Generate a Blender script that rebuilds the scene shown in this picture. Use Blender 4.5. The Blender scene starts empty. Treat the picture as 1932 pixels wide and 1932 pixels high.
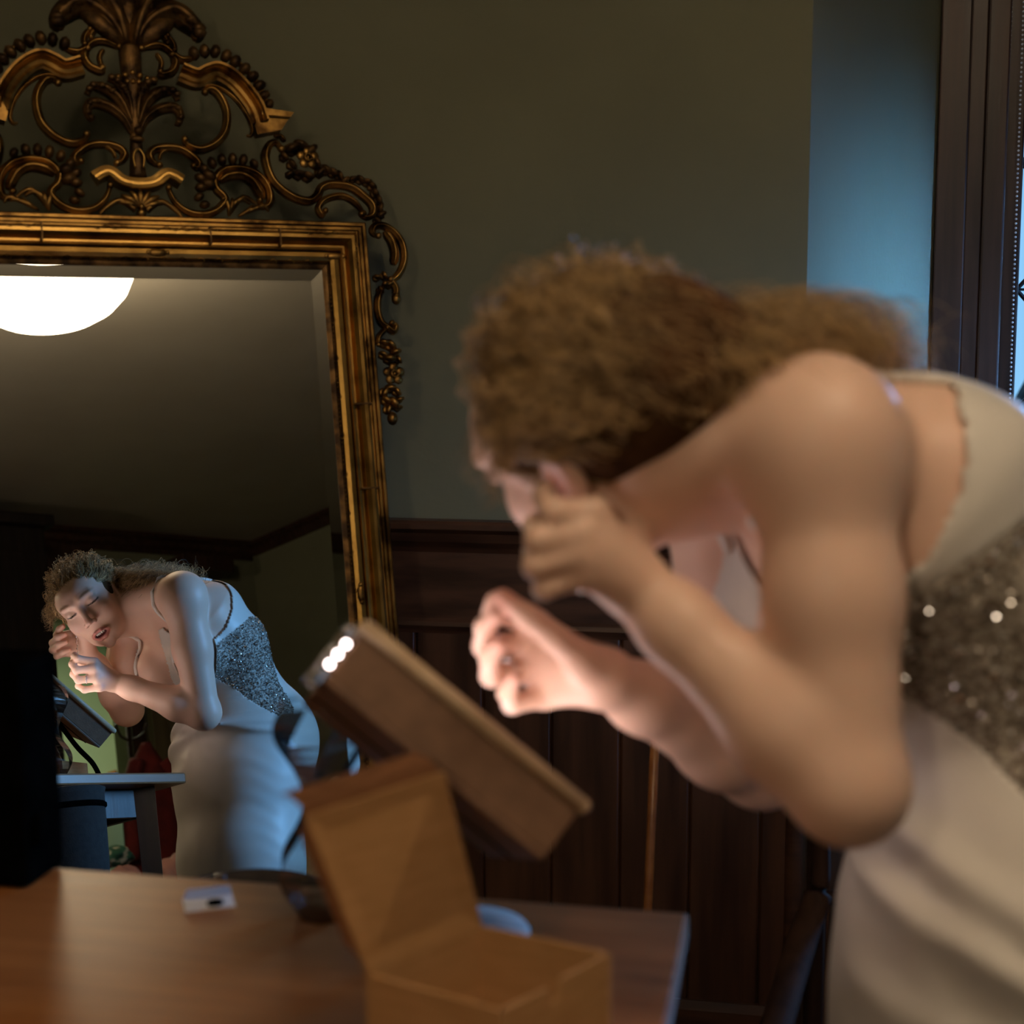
import bpy, bmesh, math, random
import numpy as np
from mathutils import Vector, Matrix, noise
random.seed(7); RNG = np.random.default_rng(7)
C = bpy.context.scene.collection
sc = bpy.context.scene

# ------------------------------------------------------------------ camera
cd = bpy.data.cameras.new('camera'); cam = bpy.data.objects.new('camera', cd); C.objects.link(cam)
cam.location = (0, 0, 1.28); cam.rotation_euler = (math.radians(90 - 6.85), 0, 0)
cd.sensor_width = 36; cd.sensor_height = 36; cd.sensor_fit = 'HORIZONTAL'; cd.lens = 36 * 2820 / 1932
cd.clip_start = 0.02; cd.clip_end = 200
cd.dof.use_dof = True; cd.dof.focus_distance = 3.18; cd.dof.aperture_fstop = 4.6
sc.camera = cam
sc.view_settings.view_transform = 'Standard'; sc.view_settings.look = 'None'
sc.view_settings.gamma = 1.0; sc.view_settings.exposure = 0.22
sc.view_settings.use_curve_mapping = False
sc.cycles.use_denoising = True
sc.cycles.max_bounces = 10; sc.cycles.transparent_max_bounces = 12
sc.cycles.sample_clamp_indirect = 4.0; sc.cycles.caustics_reflective = True; sc.cycles.caustics_refractive = False

# ------------------------------------------------------------------ world: cold dusk sky outside
w = bpy.data.worlds.new('sky'); sc.world = w; w.use_nodes = True
nt = w.node_tree; nt.nodes.clear()
wo = nt.nodes.new('ShaderNodeOutputWorld'); bg = nt.nodes.new('ShaderNodeBackground')
bg.inputs[0].default_value = (0.28, 0.58, 0.88, 1); bg.inputs[1].default_value = 1.0
nt.links.new(bg.outputs[0], wo.inputs[0])

def lamp(name, kind, loc, energy, col, **kw):
    l = bpy.data.lights.new(name, kind); l.energy = energy; l.color = col
    for k, v in kw.items(): setattr(l, k, v)
    o = bpy.data.objects.new(name, l); o.location = loc; C.objects.link(o); return o
LAMP_P = Vector((0.47, 0.33, 2.40))
A104 = math.radians(-10.4)
WD = Vector((math.cos(A104), math.sin(A104), 0)); WN = Vector((-math.sin(A104), math.cos(A104), 0))  # wall direction, away-normal
WB = Vector((0.808, 2.905, 0))                       # foot of the window casing's left edge
win_lt = lamp('window_daylight', 'AREA', WB + WD * 0.86 + WN * 0.46 + Vector((0, 0, 1.30)), 75, (0.20, 0.50, 1.0), shape='RECTANGLE', size=0.50, size_y=0.9)
win_lt.rotation_euler = (math.radians(-74), 0, math.radians(-45))
bulb_lt = lamp('ceiling_lamp_bulb', 'POINT', (LAMP_P.x, LAMP_P.y, 2.50), 34, (1.0, .78, .54), shadow_soft_size=.04)
rear_lt = lamp('rear_warm_light', 'POINT', (-.75, -1.0, 1.95), 19, (1.0, .76, .50), shadow_soft_size=.10)  # unseen warm light added behind the camera, no lamp modelled around it
bath_lt = lamp('bathroom_ceiling_lamp', 'AREA', (2.7, -3.4, 2.62), 15.0, (1.0, .98, 0.66), shape='DISK', size=0.4)

# ------------------------------------------------------------------ helpers
def V3(*a): return Vector(a)
def meta(o, label=None, cat=None, group=None, kind=None):
    if label: o['label'] = label
    if cat: o['category'] = cat
    if group: o['group'] = group
    if kind: o['kind'] = kind
    return o
def link(name, me, mat=None, parent=None, smooth=None):
    o = bpy.data.objects.new(name, me); C.objects.link(o)
    if mat is not None:
        me.materials.clear()
        for m in (mat if isinstance(mat, (list, tuple)) else [mat]): me.materials.append(m)
    if parent is not None: o.parent = parent
    if smooth is not None:
        me.polygons.foreach_set('use_smooth', [smooth] * len(me.polygons))
    return o
def obj(name, bm, mat, parent=None, smooth=False, bevel=0):
    if bevel: bmesh.ops.bevel(bm, geom=list(bm.edges), offset=bevel, segments=2, affect='EDGES', profile=0.6)
    bmesh.ops.recalc_face_normals(bm, faces=bm.faces)
    me = bpy.data.meshes.new(name); bm.to_mesh(me); bm.free()
    return link(name, me, mat, parent, smooth)
def empty(name, loc, label=None, cat=None, group=None, rz=0, kind=None):
    o = bpy.data.objects.new(name, None); C.objects.link(o); o.location = loc; o.rotation_euler = (0, 0, rz); o.empty_display_size = .05
    return meta(o, label, cat, group, kind)
def box(bm, c, s, M=None):
    r = bmesh.ops.create_cube(bm, size=1)['verts']
    for v in r:
        v.co = Vector((v.co.x * s[0] + c[0], v.co.y * s[1] + c[1], v.co.z * s[2] + c[2]))
        if M is not None: v.co = M @ v.co
    return r
def bx(c, s, M=None): bm = bmesh.new(); box(bm, c, s, M); return bm
def frame(d, ref=None):
    d = Vector(d).normalized(); r = Vector(ref) if ref is not None else (Vector((0, 0, 1)) if abs(d.z) < .9 else Vector((1, 0, 0)))
    x = d.cross(r).normalized(); return x, x.cross(d).normalized()
def smooth_path(pts, n):
    P = [Vector(p) for p in pts]; out = []
    for i in range(len(P) - 1):
        p0 = P[max(i - 1, 0)]; p1 = P[i]; p2 = P[i + 1]; p3 = P[min(i + 2, len(P) - 1)]
        for k in range(n):
            t = k / n
            out.append(.5 * ((2 * p1) + (p2 - p0) * t + (2 * p0 - 5 * p1 + 4 * p2 - p3) * t * t + (3 * p1 - p0 - 3 * p2 + p3) * t ** 3))
    out.append(P[-1]); return out
def tube(bm, pts, rad, seg=8, ref=None, flat=1.0, prof=None, cap=True):
    """sweep a round (or flattened, or given) section along pts; ref fixes the section's 'up'."""
    P = [Vector(p) for p in pts]; rings = []
    for i, p in enumerate(P):
        d = (P[min(i + 1, len(P) - 1)] - P[max(i - 1, 0)])
        if d.length < 1e-9: d = Vector((0, 0, 1))
        d.normalize()
        if ref is not None:
            u = Vector(ref); x = d.cross(u)
            x = x.normalized() if x.length > 1e-6 else frame(d)[0]; y = x.cross(d).normalized()
        else: x, y = frame(d)
        r = rad(i / max(len(P) - 1, 1)) if callable(rad) else rad
        if prof: ring = [bm.verts.new(p + x * a * r + y * b * r) for a, b in prof]
        else: ring = [bm.verts.new(p + x * math.cos(2 * math.pi * k / seg) * r + y * math.sin(2 * math.pi * k / seg) * r * flat) for k in range(seg)]
        rings.append(ring)
    for a, b in zip(rings, rings[1:]):
        n = len(a)
        for k in range(n): bm.faces.new((a[k], a[(k + 1) % n], b[(k + 1) % n], b[k]))
    if cap:
        bm.faces.new(rings[0]); bm.faces.new(rings[-1])
    return rings
def lathe(bm, prof, seg=40, c=(0, 0, 0)):
    rings = []
    for r, z in prof:
        rings.append([bm.verts.new((c[0] + r * math.cos(2 * math.pi * k / seg), c[1] + r * math.sin(2 * math.pi * k / seg), c[2] + z)) for k in range(seg)] if r > 1e-5 else [bm.verts.new((c[0], c[1], c[2] + z))])
    for a, b in zip(rings, rings[1:]):
        if len(a) == 1 and len(b) == 1: continue
        for k in range(seg):
            if len(a) == 1: bm.faces.new((a[0], b[(k + 1) % seg], b[k]))
            elif len(b) == 1: bm.faces.new((a[k], a[(k + 1) % seg], b[0]))
            else: bm.faces.new((a[k], a[(k + 1) % seg], b[(k + 1) % seg], b[k]))
def ball(bm, c, r, seg=10, sc3=(1, 1, 1)):
    g = bmesh.ops.create_uvsphere(bm, u_segments=seg, v_segments=max(5, seg // 2 + 1), radius=1)['verts']
    for v in g: v.co = Vector((v.co.x * r * sc3[0], v.co.y * r * sc3[1], v.co.z * r * sc3[2])) + Vector(c)
    return g
def prism(bm, poly, z0, z1, M=None):
    a = [bm.verts.new(M @ Vector((x, y, z0)) if M else (x, y, z0)) for x, y in poly]
    b = [bm.verts.new(M @ Vector((x, y, z1)) if M else (x, y, z1)) for x, y in poly]
    bm.faces.new(a[::-1]); bm.faces.new(b); n = len(a)
    for k in range(n): bm.faces.new((a[k], a[(k + 1) % n], b[(k + 1) % n], b[k]))

# ------------------------------------------------------------------ materials
def mat(name, col, rough=.5, metal=0, spec=.5, **kw):
    m = bpy.data.materials.new(name); m.use_nodes = True; b = m.node_tree.nodes['Principled BSDF']
    b.inputs['Base Color'].default_value = (*col, 1); b.inputs['Roughness'].default_value = rough
    b.inputs['Metallic'].default_value = metal; b.inputs['Specular IOR Level'].default_value = spec
    for k, v in kw.items(): b.inputs[k].default_value = v
    return m
def nodes(m): return m.node_tree.nodes, m.node_tree.links, m.node_tree.nodes['Principled BSDF']
def noisy(m, c1, c2, scale=5, detail=5, stretch=(1, 1, 1), bump=0, lo=.35, hi=.65, coord='Object', rough=None, bscale=None, rot=(0, 0, 0)):
    N, L, b = nodes(m)
    tc = N.new('ShaderNodeTexCoord'); mp = N.new('ShaderNodeMapping'); mp.inputs['Scale'].default_value = stretch; mp.inputs['Rotation'].default_value = rot
    L.new(tc.outputs[coord], mp.inputs[0])
    n = N.new('ShaderNodeTexNoise'); n.inputs['Scale'].default_value = scale; n.inputs['Detail'].default_value = detail; L.new(mp.outputs[0], n.inputs[0])
    r = N.new('ShaderNodeValToRGB'); r.color_ramp.elements[0].position = lo; r.color_ramp.elements[1].position = hi
    r.color_ramp.elements[0].color = (*c1, 1); r.color_ramp.elements[1].color = (*c2, 1)
    L.new(n.outputs[0], r.inputs[0]); L.new(r.outputs[0], b.inputs['Base Color'])
    if rough:
        mr = N.new('ShaderNodeMapRange'); mr.inputs[3].default_value = rough[0]; mr.inputs[4].default_value = rough[1]
        L.new(n.outputs[0], mr.inputs[0]); L.new(mr.outputs[0], b.inputs['Roughness'])
    if bump:
        n2 = N.new('ShaderNodeTexNoise'); n2.inputs['Scale'].default_value = bscale or scale * 4; n2.inputs['Detail'].default_value = 4; L.new(mp.outputs[0], n2.inputs[0])
        bp = N.new('ShaderNodeBump'); bp.inputs['Strength'].default_value = bump; bp.inputs['Distance'].default_value = .002
        L.new(n2.outputs[0], bp.inputs['Height']); L.new(bp.outputs[0], b.inputs['Normal'])
    return m
M_plaster = noisy(mat('olive_plaster', (.2, .2, .12), .85), (.155, .157, .100), (.178, .180, .115), 3, bump=.15, bscale=120)
M_ceil = noisy(mat('ceiling_plaster', (.4, .36, .28), .9), (.36, .32, .25), (.40, .36, .285), 2, bump=.1, bscale=90)
M_wood = noisy(mat('mahogany', (.05, .02, .01), .45), (.040, .017, .009), (.095, .040, .02), 5, 6, (6, 6, .5), bump=.1, rough=(.32, .5))
M_woodh = noisy(mat('mahogany_rail', (.05, .02, .01), .45), (.040, .017, .009), (.095, .040, .02), 5, 6, (.6, 6, 8), bump=.1, rough=(.32, .5))
M_darkwood = noisy(mat('dark_casing_wood', (.03, .012, .008), .42), (.022, .009, .006), (.055, .022, .014), 5, 6, (8, 8, .6), bump=.1, rough=(.3, .5))
M_floor = noisy(mat('dark_floor_boards', (.06, .03, .015), .5), (.04, .02, .011), (.075, .038, .02), 4, 5, (1, 10, 1), bump=.1)
M_table = noisy(mat('table_oak', (.3, .14, .05), .38), (.24, .086, .024), (.34, .138, .042), 4, 7, (1.2, 14, 8), bump=.06, rough=(.3, .42), rot=(0, 0, A104))
M_gold = noisy(mat('antique_gilt', (.45, .26, .06), .36, 1), (.07, .035, .011), (.42, .24, .065), 28, 6, lo=.36, hi=.6, bump=.25, bscale=160, rough=(.28, .5))
M_gold2 = noisy(mat('bright_gilt', (.6, .36, .08), .33, 1), (.20, .11, .03), (.50, .30, .08), 18, 6, (1, 1, .4), lo=.3, hi=.6, bump=.15, bscale=200, rough=(.26, .42))
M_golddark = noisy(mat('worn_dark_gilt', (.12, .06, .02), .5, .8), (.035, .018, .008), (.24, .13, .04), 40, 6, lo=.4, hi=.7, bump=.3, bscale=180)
M_mirror = mat('silvered_glass', (.90, .92, .88), .0, 1)
M_card = noisy(mat('cardboard', (.42, .24, .10), .8, 0, .2), (.40, .22, .09), (.46, .26, .115), 30, 5, (1, 1, 6), bump=.12)
M_cardin = noisy(mat('cardboard_edge', (.3, .13, .06), .85, 0, .2), (.26, .12, .055), (.32, .15, .07), 40)
M_leather = noisy(mat('brown_leatherette', (.16, .09, .05), .5), (.15, .078, .042), (.19, .10, .055), 60, bump=.2, bscale=400)
M_tan = noisy(mat('tan_piping', (.5, .36, .22), .5), (.48, .34, .21), (.56, .41, .26), 40)
M_black = noisy(mat('black_shell', (.004, .004, .004), .9, 0, .0), (.0015, .0015, .0014), (.003, .003, .003), 30, bump=.1)
M_white = noisy(mat('white_enamel', (.75, .75, .78), .3), (.72, .72, .76), (.78, .78, .82), 10)
M_chrome = noisy(mat('chrome', (.7, .7, .72), .15, 1), (.66, .66, .68), (.75, .75, .77), 12)
M_glass = mat('clear_glass', (.95, .97, .96), .03, 0, .5, **{'Transmission Weight': 1.0, 'IOR': 1.45})
M_pane = bpy.data.materials.new('window_pane'); M_pane.use_nodes = True
def pane_setup():
    N, L = M_pane.node_tree.nodes, M_pane.node_tree.links; N.clear()
    o = N.new('ShaderNodeOutputMaterial'); mx = N.new('ShaderNodeMixShader'); t = N.new('ShaderNodeBsdfTransparent'); g = N.new('ShaderNodeBsdfGlossy'); f = N.new('ShaderNodeFresnel')
    g.inputs['Roughness'].default_value = .02; t.inputs[0].default_value = (.93, .97, 1, 1); f.inputs[0].default_value = 1.45
    L.new(f.outputs[0], mx.inputs[0]); L.new(t.outputs[0], mx.inputs[1]); L.new(g.outputs[0], mx.inputs[2]); L.new(mx.outputs[0], o.inputs[0])
pane_setup()
M_thin = M_pane.copy(); M_thin.name = 'thin_clear_glass'; M_thin.node_tree.nodes['Transparent BSDF'].inputs[0].default_value = (.86, .86, .84, 1); M_thin.node_tree.nodes['Glossy BSDF'].inputs['Roughness'].default_value = .12; M_thin.node_tree.nodes['Glossy BSDF'].inputs['Color'].default_value = (.45, .45, .45, 1)
M_lead = noisy(mat('leaded_bar', (.02, .022, .025), .5, .3), (.015, .017, .02), (.03, .032, .036), 30)
M_blind = noisy(mat('blind_slats', (.05, .055, .06), .7), (.045, .05, .055), (.06, .066, .07), 30, stretch=(1, 1, 30))
M_wash = noisy(mat('whitewashed_wood', (.36, .36, .35), .7), (.24, .25, .24), (.46, .45, .43), 9, 8, (1.5, 12, 12), bump=.3)
M_canvas = noisy(mat('grey_canvas', (.07, .06, .055), .85), (.024, .019, .017), (.036, .029, .025), 90, bump=.3)
M_red = noisy(mat('red_wool', (.14, .01, .01), .9), (.10, .008, .008), (.18, .015, .012), 12, bump=.4)
M_pink = noisy(mat('pink_cloth', (.42, .20, .17), .8), (.36, .17, .14), (.46, .23, .19), 12, bump=.3)
M_cream = noisy(mat('cream_throw', (.46, .38, .29), .9), (.4, .33, .25), (.5, .42, .33), 20, stretch=(20, 3, 3), bump=.4)
M_navy = noisy(mat('navy_cloth', (.03, .05, .09), .8), (.02, .035, .06), (.045, .07, .12), 14, bump=.3)
M_brownd = noisy(mat('olive_brown_door', (.13, .10, .045), .6), (.11, .085, .04), (.15, .115, .055), 5, stretch=(6, 6, .6), bump=.1)
M_bath = noisy(mat('bathroom_tile_green', (.42, .50, .34), .4), (.39, .48, .33), (.45, .53, .36), 2)
def emis(name, col, s, base=(.8, .8, .8)):
    m = mat(name, base, .4); b = m.node_tree.nodes['Principled BSDF']
    b.inputs['Emission Color'].default_value = (*col, 1); b.inputs['Emission Strength'].default_value = s; return m
M_bowl = emis('lit_opal_glass', (1.0, .78, .54), 9.5)
M_led = emis('led_ring', (1.0, .80, .76), 12.0)
# satin, lace, skin
M_satin = noisy(mat('ivory_satin', (.72, .68, .62), .42, 0, .4), (.70, .66, .60), (.75, .71, .655), 6, bump=.05, bscale=60)
M_satin.node_tree.nodes['Principled BSDF'].inputs['Sheen Weight'].default_value = .2
M_lace = noisy(mat('beaded_tulle', (.30, .25, .20), .6), (.16, .12, .09), (.50, .45, .38), 190, 3, lo=.42, hi=.58, bump=.9, bscale=260)
M_bead = mat('crystal_bead', (.95, .95, .97), .16, 1.0)
M_skin = mat('skin', (.72, .46, .34), .45, 0, .4)
def skin_setup():
    N, L, b = nodes(M_skin)
    at = N.new('ShaderNodeAttribute'); at.attribute_name = 'tint'
    n = N.new('ShaderNodeTexNoise'); n.inputs['Scale'].default_value = 35; n.inputs['Detail'].default_value = 4
    tc = N.new('ShaderNodeTexCoord'); L.new(tc.outputs['Object'], n.inputs[0])
    mx = N.new('ShaderNodeMix'); mx.data_type = 'RGBA'; mx.blend_type = 'MULTIPLY'; mx.inputs[0].default_value = .25
    L.new(at.outputs['Color'], mx.inputs[6]); L.new(n.outputs[0], mx.inputs[7]); 
    r = N.new('ShaderNodeMapRange'); r.inputs[3].default_value = .8; r.inputs[4].default_value = 1.15
    L.new(n.outputs[0], r.inputs[0]); L.new(r.outputs[0], mx.inputs[7]); L.new(mx.outputs[2], b.inputs['Base Color'])
    b.inputs['Subsurface Weight'].default_value = .12; b.inputs['Subsurface Radius'].default_value = (1, .35, .2); b.inputs['Subsurface Scale'].default_value = .006
skin_setup()
M_hair = mat('dark_blond_hair', (.17, .085, .03), .38, 0, .5)
def hair_setup():
    N, L, b = nodes(M_hair)
    hi = N.new('ShaderNodeHairInfo'); r = N.new('ShaderNodeValToRGB')
    r.color_ramp.elements[0].color = (.065, .035, .016, 1); r.color_ramp.elements[1].color = (.68, .45, .20, 1)
    L.new(hi.outputs['Random'], r.inputs[0]); L.new(r.outputs[0], b.inputs['Base Color'])
hair_setup()
M_scalp = noisy(mat('hair_mass', (.07, .035, .015), .9, 0, .05), (.045, .022, .010), (.10, .05, .022), 40, bump=.6)

# ------------------------------------------------------------------ room shell
CEIL = 2.72
def wy(x): return 2.53 - .18353 * x            # main wall's face
MW = Matrix.Translation((0, 2.53, 0)) @ Matrix.Rotation(A104, 4, 'Z')    # local x along the wall, -y into the room
CW = math.cos(A104)
xa, xb = -2.3 / CW, .4765 / CW
root = obj('wall_back', bx(((xa + xb) / 2, .1, (CEIL) / 2), (xb - xa, .2, CEIL), MW), M_plaster); meta(root, kind='structure')
# wainscot boards with v-grooves: each board is a piece of the wall
def board(x0, x1, z0, z1, th=.016, ch=.004):
    bm = bmesh.new(); prism(bm, [(x0, 0), (x0, -th + ch), (x0 + ch, -th), (x1 - ch, -th), (x1, -th + ch), (x1, 0)], z0, z1, MW); return bm
g = .119; k0 = -9
xs = [-.047 / CW + i * g for i in range(-12, 6)]
for x0, x1 in zip(xs, xs[1:]):
    if x0 < xa + .1 or x0 > xb: continue
    obj('plank', board(x0 + .0006, min(x1 - .0006, xb), .14, .765), M_wood, root)
def rail(name, prof, x0, x1, m, par=None, MM=None):
    bm = bmesh.new(); MM = MM or MW
    a = [bm.verts.new(MM @ Vector((x0, -y, z))) for y, z in prof]; b = [bm.verts.new(MM @ Vector((x1, -y, z))) for y, z in prof]
    bm.faces.new(a[::-1]); bm.faces.new(b); n = len(a)
    for k in range(n): bm.faces.new((a[k], a[(k + 1) % n], b[(k + 1) % n], b[k]))
    o = obj(name, bm, m, par); return o
meta(rail('trim_1', [(0, .962), (.034, .962), (.038, .957), (.038, .948), (.030, .94), (.026, .925), (.018, .915), (.012, .905), (0, .905)], xa, xb, M_woodh), kind='structure')
meta(rail('trim_2', [(0, .905), (.012, .905), (.012, .79), (.018, .785), (.022, .778), (.018, .770), (.016, .764), (0, .764)], xa, xb, M_woodh), kind='structure')
meta(rail('baseboard_back', [(0, .14), (.022, .14), (.028, .125), (.028, 0), (0, 0)], xa, xb, M_woodh), kind='structure')
# splayed reveal from the wall's corner to the window casing
cA = MW @ Vector((xb, 0, 0)); cB = WB.copy()
MR = Matrix.Translation(cA) @ Matrix.Rotation(math.atan2((cB - cA).y, (cB - cA).x), 4, 'Z'); LR = (cB - cA).length
rv = obj('wall_reveal', bx((LR / 2, .05, CEIL / 2), (LR, .1, CEIL), MR), M_plaster); meta(rv, kind='structure')
meta(rail('trim_3', [(0, .962), (.034, .962), (.038, .957), (.038, .948), (.030, .94), (.026, .925), (.018, .915), (0, .905)], -.012, LR - .03, M_woodh, None, MR), kind='structure')
for i in range(5):
    bm = bmesh.new(); a0 = i * LR / 5 + .001; a1 = (i + 1) * LR / 5 - .001
    prism(bm, [(a0, 0), (a0, -.012), (a0 + .004, -.016), (a1 - .004, -.016), (a1, -.012), (a1, 0)], 0, .905, MR)
    obj('plank', bm, M_wood, rv)
bm = bmesh.new(); tube(bm, [MW @ Vector((xb, -.006, z)) for z in (0, .3, .6, .9)], .018, 10)
meta(obj('trim_4', bm, M_woodh, None, True), kind='structure')
# window wall
MWN = Matrix.Translation(WB) @ Matrix.Rotation(A104, 4, 'Z')
WIDE = .94; SILL = .74; HEAD = 2.25
bm = bmesh.new(); box(bm, (WIDE / 2, .15, SILL / 2), (WIDE, .3, SILL), MWN); box(bm, (WIDE / 2, .15, (HEAD + .02 + CEIL) / 2), (WIDE, .3, CEIL - HEAD - .02), MWN)
meta(obj('wall_window', bm, M_plaster), kind='structure')
# right-hand splay and the rest of the main wall
cC = MWN @ Vector((WIDE, 0, 0)); cD = Vector((cC.x + 1.2, wy(cC.x + 1.2), 0))  # splay widened to keep the added side light's path clear
MR2 = Matrix.Translation(cC) @ Matrix.Rotation(math.atan2((cD - cC).y, (cD - cC).x), 4, 'Z'); L2 = (cD - cC).length
meta(obj('wall_splay', bx((L2 / 2, .05, CEIL / 2), (L2, .1, CEIL), MR2), M_plaster), kind='structure')
x0l = cD.x / CW
meta(obj('wall_back_far', bx(((x0l + 3.9) / 2, .1, CEIL / 2), (3.9 - x0l, .2, CEIL), MW), M_plaster), kind='structure')
meta(obj('floor', bx((.7, -.6, -.05), (6.6, 8.4, .1)), M_floor), kind='structure')
meta(obj('ceiling', bx((.7, -.6, CEIL + .05), (6.6, 8.4, .1)), M_ceil), kind='structure')
meta(obj('wall_left', bx((-2.35, 0, CEIL / 2), (.1, 5.9, CEIL)), M_plaster), kind='structure')
# right wall runs from the far corner (3.48,-2.64) slightly outward, as the mirror shows
p0 = Vector((3.44, -2.62, 0)); p1 = Vector((3.80, 1.80, 0)); MRW = Matrix.Translation(p0) @ Matrix.Rotation(math.atan2((p1 - p0).y, (p1 - p0).x), 4, 'Z')
RL = (p1 - p0).length; wx0, wx1, wz0, wz1 = RL - .82, RL - .26, .95, 1.95
bm = bmesh.new()
for x0_, x1_, z0_, z1_ in ((-.1, wx0, 0, CEIL), (wx1, RL + .1, 0, CEIL), (wx0, wx1, 0, wz0), (wx0, wx1, wz1, CEIL)): box(bm, ((x0_ + x1_) / 2, -.06, (z0_ + z1_) / 2), (x1_ - x0_, .12, z1_ - z0_), MRW)
meta(obj('wall_right', bm, M_plaster), kind='structure')
w2 = bpy.data.objects.new('added_side_window', None); C.objects.link(w2); w2.matrix_world = MRW; meta(w2, kind='structure')  # unseen window added to pass a light onto the reveal
for x_ in (wx0 + .02, wx1 - .02): obj('stile', bx((x_, -.06, (wz0 + wz1) / 2), (.04, .05, wz1 - wz0)), M_darkwood, w2, bevel=.003)
for z_ in (wz0 + .02, wz1 - .02): obj('rail', bx(((wx0 + wx1) / 2, -.06, z_), (wx1 - wx0 - .08, .05, .04)), M_darkwood, w2, bevel=.003)
obj('window_sill', bx(((wx0 + wx1) / 2, .03, wz0 - .02), (wx1 - wx0 + .08, .14, .035)), M_darkwood, w2, bevel=.004)
obj('pane', bx(((wx0 + wx1) / 2, -.06, (wz0 + wz1) / 2), (wx1 - wx0 - .08, .004, wz1 - wz0 - .08)), M_pane, w2)
side_lt = lamp('reveal_fill_light', 'AREA', MRW @ Vector(((wx0 + wx1) / 2, -.30, 1.50)), 7.0, (0.20, 0.50, 1.0), shape='RECTANGLE', size=.5, size_y=.7)  # added narrow blue light that brightens the window reveal
side_lt.rotation_euler = (Vector((.76, 2.78, 1.04)) - side_lt.location).to_track_quat('-Z', 'Y').to_euler(); side_lt.data.spread = .26
# wall behind the camera with the lit bathroom doorway
DX0, DX1, DZ = 1.88, 2.50, 2.25; YB = -2.62
bm = bmesh.new()
box(bm, ((-2.4 + DX0) / 2, YB - .06, CEIL / 2), (DX0 + 2.4, .12, CEIL)); box(bm, ((DX1 + 3.5) / 2, YB - .06, CEIL / 2), (3.5 - DX1, .12, CEIL))
box(bm, ((DX0 + DX1) / 2, YB - .06, (DZ + CEIL) / 2), (DX1 - DX0, .12, CEIL - DZ))
meta(obj('wall_front', bm, M_plaster), kind='structure')
dr = empty('door_1', (2.19, YB, 0), kind='structure')
def child(name, bm, m, par, smooth=False, bevel=0):
    """meshes are written in world coordinates; shift them into the parent's frame"""
    o = obj(name, bm, m, None, smooth, bevel); o.parent = par
    o.matrix_parent_inverse = Matrix.Identity(4); Mi = Matrix.LocRotScale(par.location, par.rotation_euler, None).inverted()
    o.data.transform(Mi); return o
child('casing', bx((DX0 - .05, YB + .02, DZ / 2), (.10, .05, DZ)), M_darkwood, dr); child('casing', bx((DX1 + .04, YB + .02, DZ / 2), (.08, .05, DZ)), M_darkwood, dr)
child('casing', bx((2.07, YB + .02, DZ + .185), (.62, .05, .37)), M_darkwood, dr)
child('door_leaf', bx((2.83, YB + .10, 1.02), (.50, .04, 2.04)), M_brownd, dr, bevel=.004)
child('panel', bx((2.83, YB + .125, 1.45), (.32, .016, .80)), M_brownd, dr, bevel=.005)
child('handle', (lambda b: (tube(b, [(2.63, YB + .12, 1.0), (2.63, YB + .17, 1.0), (2.73, YB + .17, 1.0)], .009, 8), b)[1])(bmesh.new()), M_chrome, dr, True)
meta(rail('trim_5', [(0, 2.72), (.07, 2.72), (.07, 2.70), (.045, 2.685), (.03, 2.66), (.012, 2.645), (.012, 2.62), (0, 2.62)], 0, 5.8, M_darkwood, None, Matrix.Translation((3.5, YB, 0)) @ Matrix.Rotation(math.pi, 4, 'Z')), kind='structure')
meta(rail('trim_6', [(0, 2.72), (.05, 2.72), (.05, 2.70), (.03, 2.685), (.012, 2.645), (0, 2.64)], .03, 4.3, M_darkwood, None, MRW @ Matrix.Scale(-1, 4, (0, 1, 0))), kind='structure')
# bathroom beyond
bm = bmesh.new()
for c_, s_ in (((2.7, -4.5, 1.36), (2.4, .1, 2.72)), ((1.45, -3.6, 1.36), (.1, 1.8, 2.72)), ((3.95, -3.6, 1.36), (.1, 1.8, 2.72))): box(bm, c_, s_)
meta(obj('wall_bathroom', bm, M_bath), kind='structure')

# ------------------------------------------------------------------ window
wn = empty('window_1', WB, kind='structure', rz=A104)
def wchild(name, bm, m, smooth=False, bevel=0): return obj(name, bm, m, wn, smooth, bevel)
for mir_ in (0, 1):
    def X(x): return WIDE - x if mir_ else x
    zc, zh = (SILL + HEAD) / 2, HEAD - SILL + .1
    if mir_ == 0: zc, zh = (.0 + HEAD + .1) / 2, HEAD + .1
    wchild('casing', bx((X(.0275), -.006, zc), (.055, .020, zh)), M_darkwood, bevel=.003)
    wchild('casing', bx((X(.0705), -.002, zc), (.031, .012, zh)), M_darkwood, bevel=.003)
    wchild('casing', bx((X(.1065), .004, zc), (.041, .028, zh)), M_darkwood, bevel=.004)
    wchild('stile', bx((X(.147), .055, zc), (.036, .03, zh)), M_darkwood, bevel=.004)
wchild('casing', bx((WIDE / 2, -.01, HEAD + .05), (WIDE, .05, .12)), M_darkwood, bevel=.004)
wchild('window_sill', bx((WIDE / 2, -.02, SILL + .02), (WIDE - .04, .16, .04)), M_darkwood, bevel=.006)
wchild('rail', bx((WIDE / 2, .075, SILL + .065), (WIDE - .36, .05, .05)), M_darkwood, bevel=.004)
wchild('pane', bx((WIDE / 2, .08, (SILL + .09 + HEAD) / 2), (WIDE - .326, .004, HEAD - SILL - .09)), M_pane)
zs = [1.605 - .242 * i for i in range(4)]
XL, XR = .165, WIDE - .165
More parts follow.
